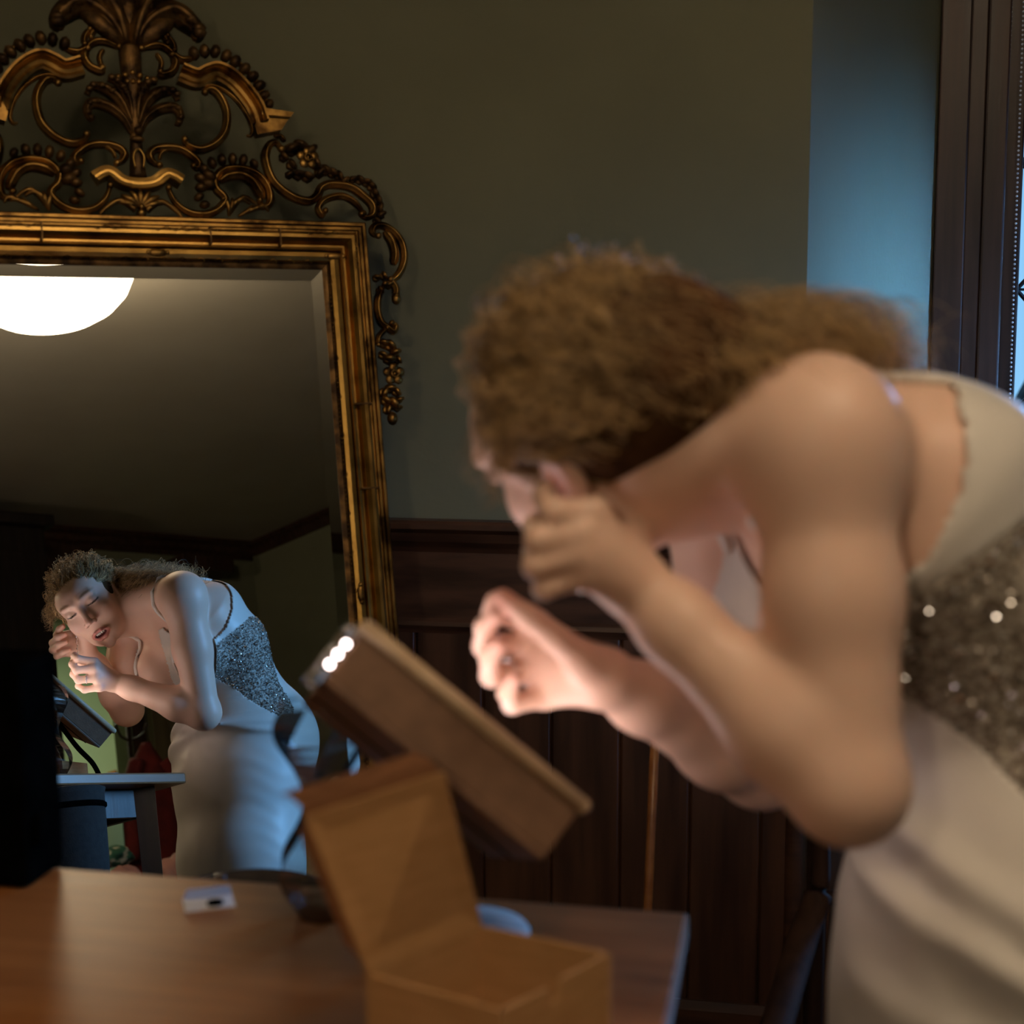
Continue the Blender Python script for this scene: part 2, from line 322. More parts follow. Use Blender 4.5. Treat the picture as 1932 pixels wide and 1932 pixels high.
for zz in zs[:3]:
    for sx in (0, 1):
        for dz in (-1, 1):
            bm = bmesh.new(); a = Vector((XL if sx == 0 else XR, .07, zz)); b = Vector(((XL + XR) / 2, .07, zz + dz * .34)); 
            if b.z > HEAD: b = a + (b - a) * .6
            if b.z < SILL + .09: b = a + (b - a) * ((a.z - SILL - .09) / (a.z - b.z))
            tube(bm, [a, b], .0045, 6); wchild('lead_bar', bm, M_lead)
    bm = bmesh.new(); tube(bm, [(XL, .07, zz), (XL + .06, .07, zz)], .003, 6); wchild('lead_bar', bm, M_lead)
    bm = bmesh.new(); tube(bm, [(XL + .032, .07, zz + .032), (XL + .032, .07, zz - .032)], .003, 6); wchild('lead_bar', bm, M_lead)
bl = empty('roller_blind', MWN @ Vector((WIDE / 2, .030, 1.655)), 'dark ribbed blind half drawn down over the lattice window', 'blind', rz=A104)
n = 46
for i in range(n):
    z = .60 * i / n
    o = obj('slat', bx((0, 0, z + .007), (WIDE - .33, .006, .0115), Matrix.Rotation(0, 4, 'X')), M_blind, bl) if i == 0 else bpy.data.objects.new('slat', slat_me)
    if i == 0: slat_me = o.data
    else: C.objects.link(o); o.parent = bl; o.location = (0, 0, z)
obj('bottom_bar', bx((0, 0, -.012), (WIDE - .33, .014, .022)), M_blind, bl, bevel=.003)
for nm, xx, z0, z1, sway, lb in (('bead_chain', .137, 1.10, 2.2, -.010, 'looped bead chain of the window blind, strand nearer the casing'), ('bead_chain', .158, 1.05, 2.2, .004, 'looped bead chain of the window blind, strand nearer the glass')):
    bm = bmesh.new()
    for i in range(int((z1 - z0) / .0085)):
        z = z1 - i * .0085; t = 1 - (z - z0) / (z1 - z0)
        p = MWN @ Vector((xx - .008 + sway * t * t, .014, z)); g_ = bmesh.ops.create_icosphere(bm, subdivisions=1, radius=.0024)['verts']
        for v in g_: v.co += p
    meta(obj(nm, bm, M_white, None, True), lb, 'chain', 'bead chains of the blind')

# bare tree outside, cold light
def tree(base, hgt, seed):
    r = random.Random(seed); bm = bmesh.new()
    def br(p, d, l, rad, lev):
        q = p + d * l; tube(bm, [p, (p + q) / 2 + Vector((r.uniform(-.05, .05), r.uniform(-.05, .05), 0)) * l, q], lambda t: rad * (1 - .4 * t), 5)
        if lev == 0: return
        for _ in range(3):
            nd = (d + Vector((r.uniform(-.8, .8), r.uniform(-.8, .8), r.uniform(-.2, .7)))).normalized(); br(q, nd, l * .68, rad * .6, lev - 1)
    br(Vector(base), Vector((0, 0, 1)), hgt * .32, .09, 4)
    return bm
M_bark = noisy(mat('winter_bark', (.05, .06, .06), .9), (.03, .036, .04), (.08, .09, .09), 8)
for i, (b_, h_) in enumerate((((3.0, 9.0, -1.2), 6.0), ((4.3, 11.5, -1.2), 7.0))):
    meta(obj('bare_tree', tree(b_, h_, i + 3), M_bark), ['bare winter tree nearer the lattice window', 'bare winter tree farther off beyond the lattice window'][i], 'tree', 'bare trees outside')
meta(obj('ground_outside', bx((3, 16, -1.3), (40, 26, .2)), M_bark), kind='structure')

# ------------------------------------------------------------------ ceiling lamp
cl = empty('ceiling_lamp', (LAMP_P.x, LAMP_P.y, CEIL), 'lit white opal glass bowl lamp hanging under the ceiling', 'lamp')
bm = bmesh.new(); R_ = .275; pr = [(0, -.40), (.06, -.397), (.12, -.385), (.17, -.365), (.215, -.335), (.25, -.295), (.268, -.255), (.272, -.225), (.264, -.222), (.26, -.25), (.24, -.29), (.20, -.33), (.12, -.372), (0, -.388)]
lathe(bm, pr, 56); obj('glass_bowl', bm, M_bowl, cl, True)
bm = bmesh.new(); lathe(bm, [(0, 0), (.07, 0), (.075, -.015), (.03, -.035), (.012, -.05), (.012, -.385), (0, -.385)], 24); obj('stem', bm, M_chrome, cl, True)

# ------------------------------------------------------------------ the tall gilt mirror, leaning
a_ = math.radians(23.87); b_ = math.radians(12.26)
HH = Vector((math.cos(a_), math.sin(a_), 0)); NA = Vector((-math.sin(a_) * math.cos(b_), math.cos(a_) * math.cos(b_), -math.sin(b_))); EU = -HH.cross(NA) * -1
EU = HH.cross(NA); EU = EU if EU.z > 0 else -EU
FR = -NA
ORG = Vector((0, 0, 1.28)) + NA * 2.265
S0, TT = .42152, .6724
M0 = ORG + HH * S0 + EU * TT                       # centre of the frame's top edge, in the glass plane
MM = Matrix(((HH.x, EU.x, FR.x, M0.x), (HH.y, EU.y, FR.y, M0.y), (HH.z, EU.z, FR.z, M0.z), (0, 0, 0, 1)))
HWD = .3588; TBOT = -(M0.z) / EU.z + .012
fm = bpy.data.objects.new('gilt_mirror', None); C.objects.link(fm); fm.matrix_world = MM; fm.empty_display_size = .1
meta(fm, 'tall leaning mirror in an ornate carved gilt frame with pierced crest', 'mirror')
def mobj(name, bm, m, smooth=True, lab=None):
    o = obj(name, bm, m, fm, smooth)
    if lab: o['label'] = lab
    return o
# rails: (inset from outer edge, height)
def sweep_frame(prof, name, m, x0=-HWD, x1=HWD, t0=TBOT, t1=0.0, lab=None):
    sides = [((x0, t1), (x1, t1), (0, -1)), ((x1, t1), (x1, t0), (-1, 0)), ((x1, t0), (x0, t0), (0, 1)), ((x0, t0), (x0, t1), (1, 0))]
    for (a, b, inn) in sides:
        bm = bmesh.new(); A = []; B = []
        d = Vector((b[0] - a[0], b[1] - a[1])).normalized()
        for wv, hv in prof:
            A.append(bm.verts.new((a[0] + inn[0] * wv + d.x * wv, a[1] + inn[1] * wv + d.y * wv, hv)))
            B.append(bm.verts.new((b[0] + inn[0] * wv - d.x * wv, b[1] + inn[1] * wv - d.y * wv, hv)))
        n = len(prof)
        for k in range(n): bm.faces.new((A[k], A[(k + 1) % n], B[(k + 1) % n], B[k]))
        bm.faces.new(A); bm.faces.new(B[::-1])
        mobj(name, bm, m, False, lab)
GW = .0785
sweep_frame([(0, -.035), (0, .006), (.003, .010), (.007, .010), (.008, .007), (.011, .012), (.015, .012), (.016, .008), (.019, .008), (.019, -.035)], 'outer_moulding', M_gold)
sweep_frame([(.019, -.03), (.019, .010), (.022, .019), (.027, .024), (.032, .024), (.037, .018), (.041, .010), (.044, .010), (.046, .014), (.049, .015), (.0505, .012), (.0505, -.03)], 'frame_rail', M_gold2)
sweep_frame([(.0505, -.02), (.0505, .006), (.053, .011), (.060, .012), (.066, .009), (.067, .006), (.067, -.02)], 'inner_band', M_gold2)
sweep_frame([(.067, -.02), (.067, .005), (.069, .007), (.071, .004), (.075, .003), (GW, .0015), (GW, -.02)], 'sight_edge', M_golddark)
# relief on the rails
def relief():
    bm = bmesh.new(); r = random.Random(5)
    L = HWD * 2
    def scr(cx, cy, ax, n, sgn=1, s=1.0):
        # run of small leaf scrolls along axis ax (0 horizontal, 1 vertical)
        for i in range(n):
            u = i * .013 * s
            pts = []
            for k in range(7):
                t = k / 6; uu = u + t * .011 * s; vv = math.sin(t * math.pi) * .0035 * sgn * (1 if i % 2 else -.8)
                pts.append((cx + uu, cy + vv, .0245) if ax == 0 else (cx + vv, cy - uu, .0245))
            tube(bm, pts, lambda t: .0013 * (1.3 - t), 5)
            ball(bm, pts[-1], .0018, 6)
    for x in (-.33, -.20, -.075, .015, .06, .255): scr(x, -.0245, 0, 4)
    for t in (-.03, -.66, -.72, -1.0, -1.2):
        for sx in (-1, 1): scr(sx * (HWD - .0265), t, 1, 4)
    return bm
mobj('leaf_relief', relief(), M_gold2)['kind'] = 'stuff'
bm = bmesh.new()
for i in range(-9, 10):
    x = i * .0285; pts = [(x - .006, -.0675, .008), (x, -.0655, .010), (x + .006, -.0685, .009), (x + .004, -.071, .008)]; tube(bm, pts, .0011, 5)
for sx in (-1, 1):
    t = -.10
    while t > TBOT + .1:
        tube(bm, [(sx * (HWD - .0675), t + .006, .008), (sx * (HWD - .0655), t, .010), (sx * (HWD - .0685), t - .006, .009), (sx * (HWD - .071), t - .003, .008)], .0011, 5)
        for k in range(6): ball(bm, (sx * (HWD - .069), t - .011 - .007 * k, .0075), .0016, 5)
        t -= .062
mobj('pearl_relief', bm, M_gold)['kind'] = 'stuff'
for (x, t, ax) in ((.02, -.0585, 0), (HWD - .0585, -.60, 1), (-HWD + .0585, -.60, 1), (HWD - .0585, -.0585, 0)):
    bm = bmesh.new()
    for k, dd in enumerate((-.014, -.007, 0, .007, .014)):
        r_ = (.004, .0025, .0035, .0025, .004)[k]; ball(bm, (x + (dd if ax == 0 else 0), t + (dd if ax else 0), .0125), r_, 8, (1, 1, .6))
    ball(bm, (x, t, .010), .018, 10, (1, .35, .25) if ax == 0 else (.35, 1, .25))
    mobj('rosette', bm, M_gold)
# joints where the hollow rail is reeded (rings)
for x in (-.15, .10, .21):
    bm = bmesh.new(); box(bm, (x, -.033, .012), (.0025, .027, .027)); mobj('ring', bm, M_golddark, False)
for sx in (-1, 1):
    for t in (-.30, -.435):
        bm = bmesh.new(); box(bm, (sx * (HWD - .033), t, .012), (.027, .0025, .027)); mobj('ring', bm, M_golddark, False)
# glass: flat field and four bevelled strips
GX = HWD - GW; GT = -GW; GB = TBOT + GW; BV = .0185; RISE = .0009
bm = bmesh.new(); vs = [bm.verts.new(p) for p in ((-GX + BV, GB + BV, 0), (GX - BV, GB + BV, 0), (GX - BV, GT - BV, 0), (-GX + BV, GT - BV, 0))]; bm.faces.new(vs)
vb = [bm.verts.new((v.co.x, v.co.y, -.006)) for v in vs]; bm.faces.new(vb[::-1])
for k in range(4): bm.faces.new((vs[k], vs[(k + 1) % 4], vb[(k + 1) % 4], vb[k]))
mobj('mirror_glass', bm, M_mirror, False)
ins = [(-GX + BV, GB + BV), (GX - BV, GB + BV), (GX - BV, GT - BV), (-GX + BV, GT - BV)]; outs = [(-GX - .003, GB - .003), (GX + .003, GB - .003), (GX + .003, GT + .003), (-GX - .003, GT + .003)]
for k in range(4):
    bm = bmesh.new(); i0, i1 = ins[k], ins[(k + 1) % 4]; o0, o1 = outs[k], outs[(k + 1) % 4]
    t_ = [bm.verts.new((i0[0], i0[1], 0)), bm.verts.new((i1[0], i1[1], 0)), bm.verts.new((o1[0], o1[1], RISE)), bm.verts.new((o0[0], o0[1], RISE))]
    u_ = [bm.verts.new((v.co.x, v.co.y, -.006)) for v in t_]
    bm.faces.new(t_); bm.faces.new(u_[::-1])
    for j in range(4): bm.faces.new((t_[j], t_[(j + 1) % 4], u_[(j + 1) % 4], u_[j]))
    mobj('bevel_strip', bm, M_mirror, False)
mobj('backboard', bx((0, (TBOT) / 2, -.028), (HWD * 2 - .02, -TBOT - .01, .012)), M_darkwood, False)
# crest, traced on the frame plane (right half; the left half mirrors it)
T = {
 'arch':[(0.074, 0.228), (0.1, 0.22), (0.119, 0.229), (0.134, 0.233), (0.154, 0.223), (0.173, 0.203), (0.188, 0.179), (0.194, 0.156)],
 'arch_low':[(0.084, 0.219), (0.106, 0.212), (0.126, 0.213), (0.144, 0.206), (0.163, 0.189), (0.177, 0.166), (0.183, 0.145), (0.179, 0.135), (0.173, 0.136)],
 'cscroll':[(0.111, 0.2), (0.118, 0.207), (0.13, 0.203), (0.141, 0.185), (0.144, 0.164), (0.138, 0.138), (0.12, 0.118), (0.098, 0.109), (0.08, 0.114), (0.074, 0.123)],
 'sscroll':[(0.032, 0.08), (0.023, 0.086), (0.019, 0.096), (0.028, 0.106), (0.05, 0.11), (0.07, 0.107), (0.085, 0.097), (0.094, 0.087), (0.092, 0.079), (0.085, 0.081)],
 'sscroll2':[(0.033, 0.089), (0.037, 0.1), (0.049, 0.107)],
 'bigc':[(0.186, 0.03), (0.19, 0.022), (0.2, 0.024), (0.204, 0.037), (0.199, 0.058), (0.183, 0.075), (0.159, 0.082), (0.133, 0.078), (0.118, 0.063), (0.119, 0.047), (0.13, 0.035), (0.13, 0.026), (0.116, 0.012), (0.095, 0.005), (0.071, 0.009), (0.052, 0.025), (0.044, 0.045)],
 'bigc_in':[(0.124, 0.059), (0.137, 0.068), (0.158, 0.071), (0.176, 0.062), (0.187, 0.045), (0.191, 0.033)],
 'frond1':[(0.005, 0.128), (0.016, 0.152), (0.037, 0.169), (0.06, 0.174), (0.07, 0.165), (0.068, 0.149), (0.062, 0.15)],
 'frond2':[(0.005, 0.143), (0.018, 0.177), (0.039, 0.196), (0.06, 0.199), (0.069, 0.186)],
 'frond3':[(0.004, 0.151), (0.007, 0.18), (0.02, 0.206), (0.036, 0.214)],
 'finA':[(0.017, 0.264), (0.039, 0.272), (0.055, 0.269), (0.068, 0.258), (0.08, 0.252), (0.098, 0.256)],
 'finB':[(0.01, 0.279), (0.028, 0.294), (0.046, 0.293), (0.056, 0.283), (0.058, 0.276)],
 'finC':[(0.059, 0.288), (0.067, 0.277), (0.068, 0.265)],
 'finD':[(0.064, 0.258), (0.069, 0.245), (0.062, 0.231), (0.047, 0.225), (0.044, 0.229)],
 'finE':[(0.04, 0.259), (0.047, 0.246), (0.044, 0.231)],
 'top1':[(0.006, 0.268), (0.031, 0.307), (0.069, 0.328), (0.096, 0.313), (0.109, 0.295), (0.103, 0.292)],
 'top2':[(0.006, 0.268), (0.019, 0.315), (0.046, 0.351), (0.074, 0.349)],
 'shoulder':[(0.227, 0.115), (0.221, 0.126), (0.209, 0.122), (0.201, 0.103), (0.205, 0.077), (0.216, 0.057), (0.24, 0.039), (0.266, 0.033), (0.281, 0.042), (0.289, 0.055), (0.307, 0.062), (0.338, 0.059), (0.359, 0.045), (0.373, 0.03), (0.373, 0.016), (0.363, 0.009), (0.352, 0.013)],
 'shoulder_out':[(0.219, 0.136), (0.229, 0.137), (0.234, 0.128)],
 'sh_in':[(0.292, 0.017), (0.286, 0.011), (0.282, 0.023), (0.296, 0.037), (0.324, 0.043), (0.345, 0.032), (0.356, 0.015)],
 'sidec':[(0.378, -0.022), (0.37, -0.016), (0.374, -0.006), (0.389, -0.004), (0.406, -0.013), (0.419, -0.032), (0.421, -0.058), (0.412, -0.08), (0.399, -0.093), (0.383, -0.101)],
 'sidec_in':[(0.39, -0.013), (0.401, -0.028), (0.405, -0.05), (0.401, -0.069)],
 'drop':[(0.393, -0.094), (0.402, -0.107), (0.401, -0.121)],
 'side2':[(0.383, -0.102), (0.372, -0.12), (0.368, -0.142), (0.372, -0.163), (0.382, -0.172), (0.392, -0.179), (0.396, -0.17), (0.389, -0.166)],
 'side3':[(0.381, -0.174), (0.367, -0.187), (0.363, -0.202)],
 'rise':[(0.149, 0.266), (0.179, 0.245), (0.202, 0.212), (0.213, 0.183)],
}
RAD = {'arch_low': .0032, 'cscroll': .0065, 'sscroll': .0062, 'sscroll2': .003, 'bigc': .0062, 'bigc_in': .008, 'frond1': .0075, 'frond2': .0085, 'frond3': .009,
       'finA': .006, 'finB': .005, 'finC': .005, 'finD': .0065, 'finE': .004, 'top1': .016, 'top2': .018, 'shoulder': .0068, 'shoulder_out': .004,
       'sh_in': .0055, 'sidec': .006, 'sidec_in': .007, 'drop': .006, 'side2': .0058, 'side3': .0045, 'rise': .004}
NAMEK = {'frond1': 'palm_frond', 'frond2': 'palm_frond', 'frond3': 'palm_frond', 'top1': 'finial_leaf', 'top2': 'finial_leaf'}
def ridge(r, h):   # section of a carved scroll: deep body with a raised bead on its crown
    return [(-1.0 * r, -.9 * r), (-1.05 * r, .1 * r), (-.75 * r, .75 * r), (-.35 * r, .85 * r), (-.28 * r, 1.25 * r), (.0, 1.45 * r), (.28 * r, 1.25 * r), (.35 * r, .85 * r), (.75 * r, .75 * r), (1.05 * r, .1 * r), (1.0 * r, -.9 * r)]
BACK = -.012
for sx in (1, -1):
    for k, pts in T.items():
        if k == 'arch': continue
        P = smooth_path([(sx * x, t, .004) for x, t in pts], 6); r = RAD[k]; bm = bmesh.new()
        leafy = k.startswith(('frond', 'top'))
        tp = (lambda t: .55 + .9 * math.sin(min(1, t * 1.25) * math.pi) ** .7 * .6) if leafy else (lambda t: .55 + .45 * min(1, t * 6, (1 - t) * 6))
        tube(bm, P, tp, prof=ridge(r, 0), ref=(0, 0, 1))
        if not leafy and k not in ('arch_low', 'sidec_in', 'bigc_in', 'sscroll2', 'rise', 'finE'):
            ball(bm, (P[0].x, P[0].y, .008), r * .95, 8)
            if k not in ('shoulder_out',): ball(bm, (P[-1].x, P[-1].y, .008), r * .9, 8)
        if leafy:
            for q in (.45, .6, .75, .9):
                p = P[int(q * (len(P) - 1))]; ball(bm, (p.x, p.y, .010 + r * .4), r * .75, 8, (1, .8, .8))
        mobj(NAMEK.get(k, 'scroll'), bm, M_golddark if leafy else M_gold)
    # the big cornice arch with its stepped profile
    P = smooth_path([(sx * x, t, .004) for x, t in T['arch']], 7)
    s = sx; prof = [(-.0125 * s, -.014), (-.0125 * s, .004), (-.009 * s, .006), (-.004 * s, .004), (.001 * s, .006), (.004 * s, .014), (.006 * s, .012), (.010 * s, .018), (.0135 * s, .018), (.0145 * s, .010), (.0145 * s, -.014)]
    prof = [(-a, b) for a, b in prof]
    bm = bmesh.new(); tube(bm, P, lambda t: 1.0, prof=prof, ref=(0, 0, 1)); mobj('cornice_arch', bm, M_gold, False)
    bm = bmesh.new()
    W_ = [(.198, .176), (.247, .172), (.239, .160), (.229, .146), (.190, .136), (.186, .150)]
    poly = [(sx * x, t) for x, t in W_]; prism(bm, poly if sx > 0 else poly[::-1], -.012, .010); 
    poly2 = [(sx * x, t) for x, t in ((.198, .178), (.250, .173), (.243, .165), (.196, .166))]; prism(bm, poly2 if sx > 0 else poly2[::-1], -.012, .018); mobj('cornice_end', bm, M_gold, False)
    B = {'arch_beading':[(0.098, 0.262, 9), (0.115, 0.267, 9), (0.132, 0.268, 9), (0.149, 0.262, 9), (0.163, 0.254, 9), (0.177, 0.243, 9), (0.189, 0.231, 9), (0.199, 0.217, 9), (0.206, 0.202, 8), (0.212, 0.187, 8)],
     'scalloped_shell':[(.094, .047, 8), (.094, .062, 8), (.101, .076, 8), (.114, .087, 8), (.130, .093, 8), (.147, .095, 8), (.164, .094, 8), (.181, .089, 7), (.105, .052, 10), (.108, .066, 10), (.090, .032, 7), (.098, .02, 7)],
     'leaf_cluster':[(0.246, 0.118, 12), (0.26, 0.124, 12), (0.276, 0.116, 12), (0.232, 0.104, 8), (0.244, 0.092, 9), (0.254, 0.077, 10), (0.269, 0.074, 10), (0.239, 0.076, 7), (0.284, 0.096, 10), (0.289, 0.081, 9), (0.3, 0.086, 9), (0.311, 0.082, 9), (0.322, 0.077, 8), (0.33, 0.07, 8), (0.345, 0.073, 7), (0.357, 0.072, 8), (0.368, 0.069, 8), (0.376, 0.062, 8), (0.38, 0.05, 8), (0.385, 0.039, 8), (0.387, 0.027, 8), (0.388, 0.015, 8), (0.38, 0.004, 7)],
     'leaf_drop':[(0.372, -0.09, 7), (0.384, -0.087, 7), (0.392, -0.101, 8), (0.376, -0.111, 7), (0.375, -0.198, 9), (0.386, -0.202, 10), (0.393, -0.213, 9), (0.372, -0.217, 8), (0.382, -0.224, 10), (0.397, -0.226, 7), (0.368, -0.279, 9), (0.38, -0.272, 9), (0.39, -0.278, 8), (0.394, -0.291, 7), (0.371, -0.292, 9), (0.382, -0.297, 11), (0.39, -0.304, 7), (0.372, -0.307, 8)],
     'pendant_ball':[(0.378, -0.322, 11), (0.401, -0.125, 10), (.103, .293, 10)]}
    r_ = random.Random(11)
    ld = B.pop('leaf_drop')
    B = [*B.items(), ('leaf_drop', ld[:4]), ('leaf_drop', ld[4:10]), ('leaf_drop', ld[10:])]
    for k, L_ in B:
        bm = bmesh.new()
        for i, (x, t, r) in enumerate(L_):
            r = r * .00082 * (1.45 if k in ('arch_beading', 'scalloped_shell') else 1.12); nx = L_[(i + 1) % len(L_)]; ang = math.atan2(nx[1] - t, nx[0] - x) + (math.pi / 2 if k in ('arch_beading', 'scalloped_shell') else r_.uniform(-.5, .5))
            g0 = ball(bm, (0, 0, 0), 1, 8, (r * (1.25 if 'leaf' in k else 1.1), r * (.62 if 'leaf' in k else .8), r * 1.1))
            Mx = Matrix.Translation((sx * x, t, .002 + r * .5)) @ Matrix.Rotation(ang * sx, 4, 'Z')
            for v in g0: v.co = Mx @ v.co
            if 'leaf' in k:   # a backing plate keeps the cluster solid
                ball(bm, (sx * x, t, -.004), r * 1.15, 6, (1, 1, .6))
        if k == 'pendant_ball':
            bm.free()
            for x, t, r in L_: bm = bmesh.new(); ball(bm, (sx * x, t, .004), r * .00082, 10, (1, 1.3, 1)); mobj(k, bm, M_gold)
            continue
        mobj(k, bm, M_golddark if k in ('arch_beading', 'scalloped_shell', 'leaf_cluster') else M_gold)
    for x, t in ((.268, .101), (.384, -.251)):
        bm = bmesh.new()
        for q in range(5):
            an = q * 2 * math.pi / 5 + .3; ball(bm, (sx * (x + math.cos(an) * .011), t + math.sin(an) * .011, .012), .0085, 8, (1, 1, .4))
        ring = [(sx * x + math.cos(q / 12 * 2 * math.pi) * .0055, t + math.sin(q / 12 * 2 * math.pi) * .0055, .017) for q in range(13)]; tube(bm, ring, .0016, 6, ref=(0, 0, 1))
        ball(bm, (sx * x, t, .014), .004, 8); mobj('flower', bm, M_gold)
# centre: pedestal cartouche, column, shell
bm = bmesh.new(); P = smooth_path([(-.066, .057, 0), (-.045, .067, 0), (-.024, .053, 0), (0, .049, 0), (.024, .053, 0), (.045, .067, 0), (.066, .057, 0)], 6)
prof = [(-.010, -.012), (-.010, .006), (-.004, .007), (-.002, .011), (.002, .011), (.004, .015), (.0085, .016), (.010, .012), (.010, -.012)]
tube(bm, P, 1.0, prof=[(a, b) for a, b in prof], ref=(0, 0, 1)); mobj('pedestal_moulding', bm, M_gold2, False)
bm = bmesh.new(); tube(bm, smooth_path([(0, .062, .0), (0, .10, .002), (0, .125, .004), (0, .16, .004), (0, .20, .003), (0, .235, .002), (0, .27, 0)], 5), lambda t: .0135 - .004 * math.sin(t * 5) , 10, flat=.7, ref=(0, 0, 1))
ball(bm, (.002, .130, .016), .007, 10); ball(bm, (0, .117, .013), .009, 10, (1.3, .6, .8)); mobj('column', bm, M_golddark)
bm = bmesh.new(); tube(bm, smooth_path([(-.006, .072, .016), (-.008, .09, .016), (0, .101, .016), (.008, .09, .016), (.006, .072, .016)], 5), .0018, 6, ref=(0, 0, 1)); mobj('keyhole_scroll', bm, M_gold2)
for i in range(-3, 4):
    bm = bmesh.new(); an = i * .42
    tube(bm, smooth_path([(0, .012, .006), (math.sin(an) * .02, .012 + math.cos(an) * .018, .010), (math.sin(an) * .038, .012 + math.cos(an) * .028, .006)], 4), lambda t: .0022 + .0025 * math.sin(t * math.pi), 6); mobj('shell_rib', bm, M_gold)
bm = bmesh.new(); ball(bm, (0, .012, .012), .005, 10); ball(bm, (0, .004, .005), .008, 8); mobj('bead', bm, M_gold2)
for sx in (-1, 1):
    bm = bmesh.new(); tube(bm, smooth_path([(sx * .008, .008, .006), (sx * .03, .022, .008), (sx * .05, .012, .006), (sx * .062, .0, .004)], 5), lambda t: .005 * (1.1 - t * .5), 7); mobj('leaf_spray', bm, M_gold)
    bm = bmesh.new()
    for i in range(5): tube(bm, smooth_path([(sx * .135, .004, .004), (sx * (.135 + .006 * i), .018 + .004 * i, .009), (sx * (.128 + .014 * i), .036 - .004 * i, .006)], 4), lambda t: .002 + .002 * math.sin(t * math.pi), 6)
    for i in range(4): tube(bm, smooth_path([(sx * .15, .004, .004), (sx * (.165 + .008 * i), .012 + .003 * i, .008), (sx * (.175 + .008 * i), .022 - .003 * i, .005)], 4), lambda t: .0018 + .002 * math.sin(t * math.pi), 6)
    mobj('leaf_spray', bm, M_gold)
bm = bmesh.new()
for i in range(-3, 4):
    an = i * .34; tube(bm, smooth_path([(0, .27, 0), (math.sin(an) * .05, .27 + math.cos(an) * .05, .010), (math.sin(an) * .085, .275 + math.cos(an) * .095, .002)], 5), lambda t: .008 + .008 * math.sin(t * math.pi), 8, flat=.7, ref=(0, 0, 1))
mobj('crest_shell', bm, M_golddark)
bm = bmesh.new(); 
for i in range(5): ball(bm, ((i - 2) * .011, .222 - abs(i - 2) * .004, .012), .0052, 8)
for i in range(3): ball(bm, ((i - 1) * .009, .208, .012), .0045, 8)
mobj('berry_cluster', bm, M_gold)

# ------------------------------------------------------------------ table and what stands on it
MT = Matrix.Translation((.1532, 1.2417, 0)) @ Matrix.Rotation(math.radians(-10.8), 4, 'Z')
tb = empty('wooden_table', MT @ Vector((-.7, -.4, 0)), 'brown oak table with a thin top in front of the gilt mirror', 'table', rz=math.radians(-10.8))
Mti = Matrix.Translation((.7, .4, 0))
def tch(name, bm, m, smooth=False, bevel=0):
    return obj(name, bm, m, tb, smooth, bevel)
tch('tabletop', bx((0, 0, .770), (1.4, .8, .024)), M_table, bevel=.004)
for px, py in ((-.64, -.34), (.63, -.34), (-.64, .34), (.63, .34)):
    bm = bmesh.new(); tube(bm, [(px, py, 0), (px, py, .757)], lambda t: .022 + .010 * t, 4); tch('leg', bm, M_darkwood)
tch('apron', bx((0, .33, .727), (1.2, .02, .06)), M_darkwood); tch('apron', bx((0, -.33, .727), (1.2, .02, .06)), M_darkwood)
tch('apron', bx((-.63, 0, .727), (.02, .62, .06)), M_darkwood); tch('apron', bx((.62, 0, .727), (.02, .62, .06)), M_darkwood)
# open cardboard box
A, B, C4, D = Vector((-.0968, .9485, .857)), Vector((-.0235, 1.0321, .857)), Vector((.0686, .9832, .857)), Vector((-.0066, .8939, .857))
bo = empty('cardboard_box', (A + C4) / 2 - Vector((0, 0, .0745)), 'small open brown cardboard box with its lid up on the table', 'box')
ofs = -bo.location
def slab(pts, nrm, th, notch=None):
    bm = bmesh.new(); nn = Vector(nrm).normalized() * th
    a = [bm.verts.new(Vector(p) + ofs) for p in pts]; b = [bm.verts.new(Vector(p) + nn + ofs) for p in pts]
    bm.faces.new(a); bm.faces.new(b[::-1]); n = len(a)
    for k in range(n): bm.faces.new((a[k], b[k], b[(k + 1) % n], a[(k + 1) % n]))
    return bm
dz = Vector((0, 0, -.0742)); cen = (A + C4) / 2 + dz / 2
def side(P, Q, notch=False):
    nn = (Q - P).cross(Vector((0, 0, 1))); nn = nn if nn.dot(cen - P) > 0 else -nn
    if notch:
        e = (Q - P); return slab([P + dz, Q + dz, Q, P + e * .52, P + e * .50 - Vector((0, 0, .012)), P + e * .44 - Vector((0, 0, .014)), P + e * .40 - Vector((0, 0, .002)), P], nn, .003)
    return slab([P + dz, Q + dz, Q, P], nn, .003)
for P, Q, nch in ((A, B, 0), (B, C4, 0), (D, C4, 1), (D, A, 0)): obj('side_panel', side(P, Q, nch), M_card, bo)
obj('base_panel', slab([A + dz, B + dz, C4 + dz, D + dz], (0, 0, 1), .003), M_card, bo)
L1, L2_ = Vector((-.1338, .925, .973)), Vector((-.0478, .985, .9845))
lid = slab([A, B, L2_, L1], (B - A).cross(L1 - A), .003); obj('lid', lid, M_card, bo)
lv = (L1 - A).normalized(); fn = (B - A).cross(L1 - A).normalized(); fn = fn if fn.y < 0 else -fn
for p_, q_, nm in ((L1, L2_, 'tuck_flap'),):
    bm = bmesh.new(); rows = []
    for k in range(7):
        an = k / 6 * 1.9; off = lv * (math.sin(an) * .014) - fn * (1 - math.cos(an)) * .016
        rows.append([bm.verts.new(p_ + off + (q_ - p_) * (.02 + .96 * j / 4) + ofs) for j in range(5)])
    for r0, r1 in zip(rows, rows[1:]):
        for j in range(4): bm.faces.new((r0[j], r0[j + 1], r1[j + 1], r1[j]))
    bmesh.ops.solidify(bm, geom=bm.faces[:], thickness=.0025); obj(nm, bm, M_cardin, bo)
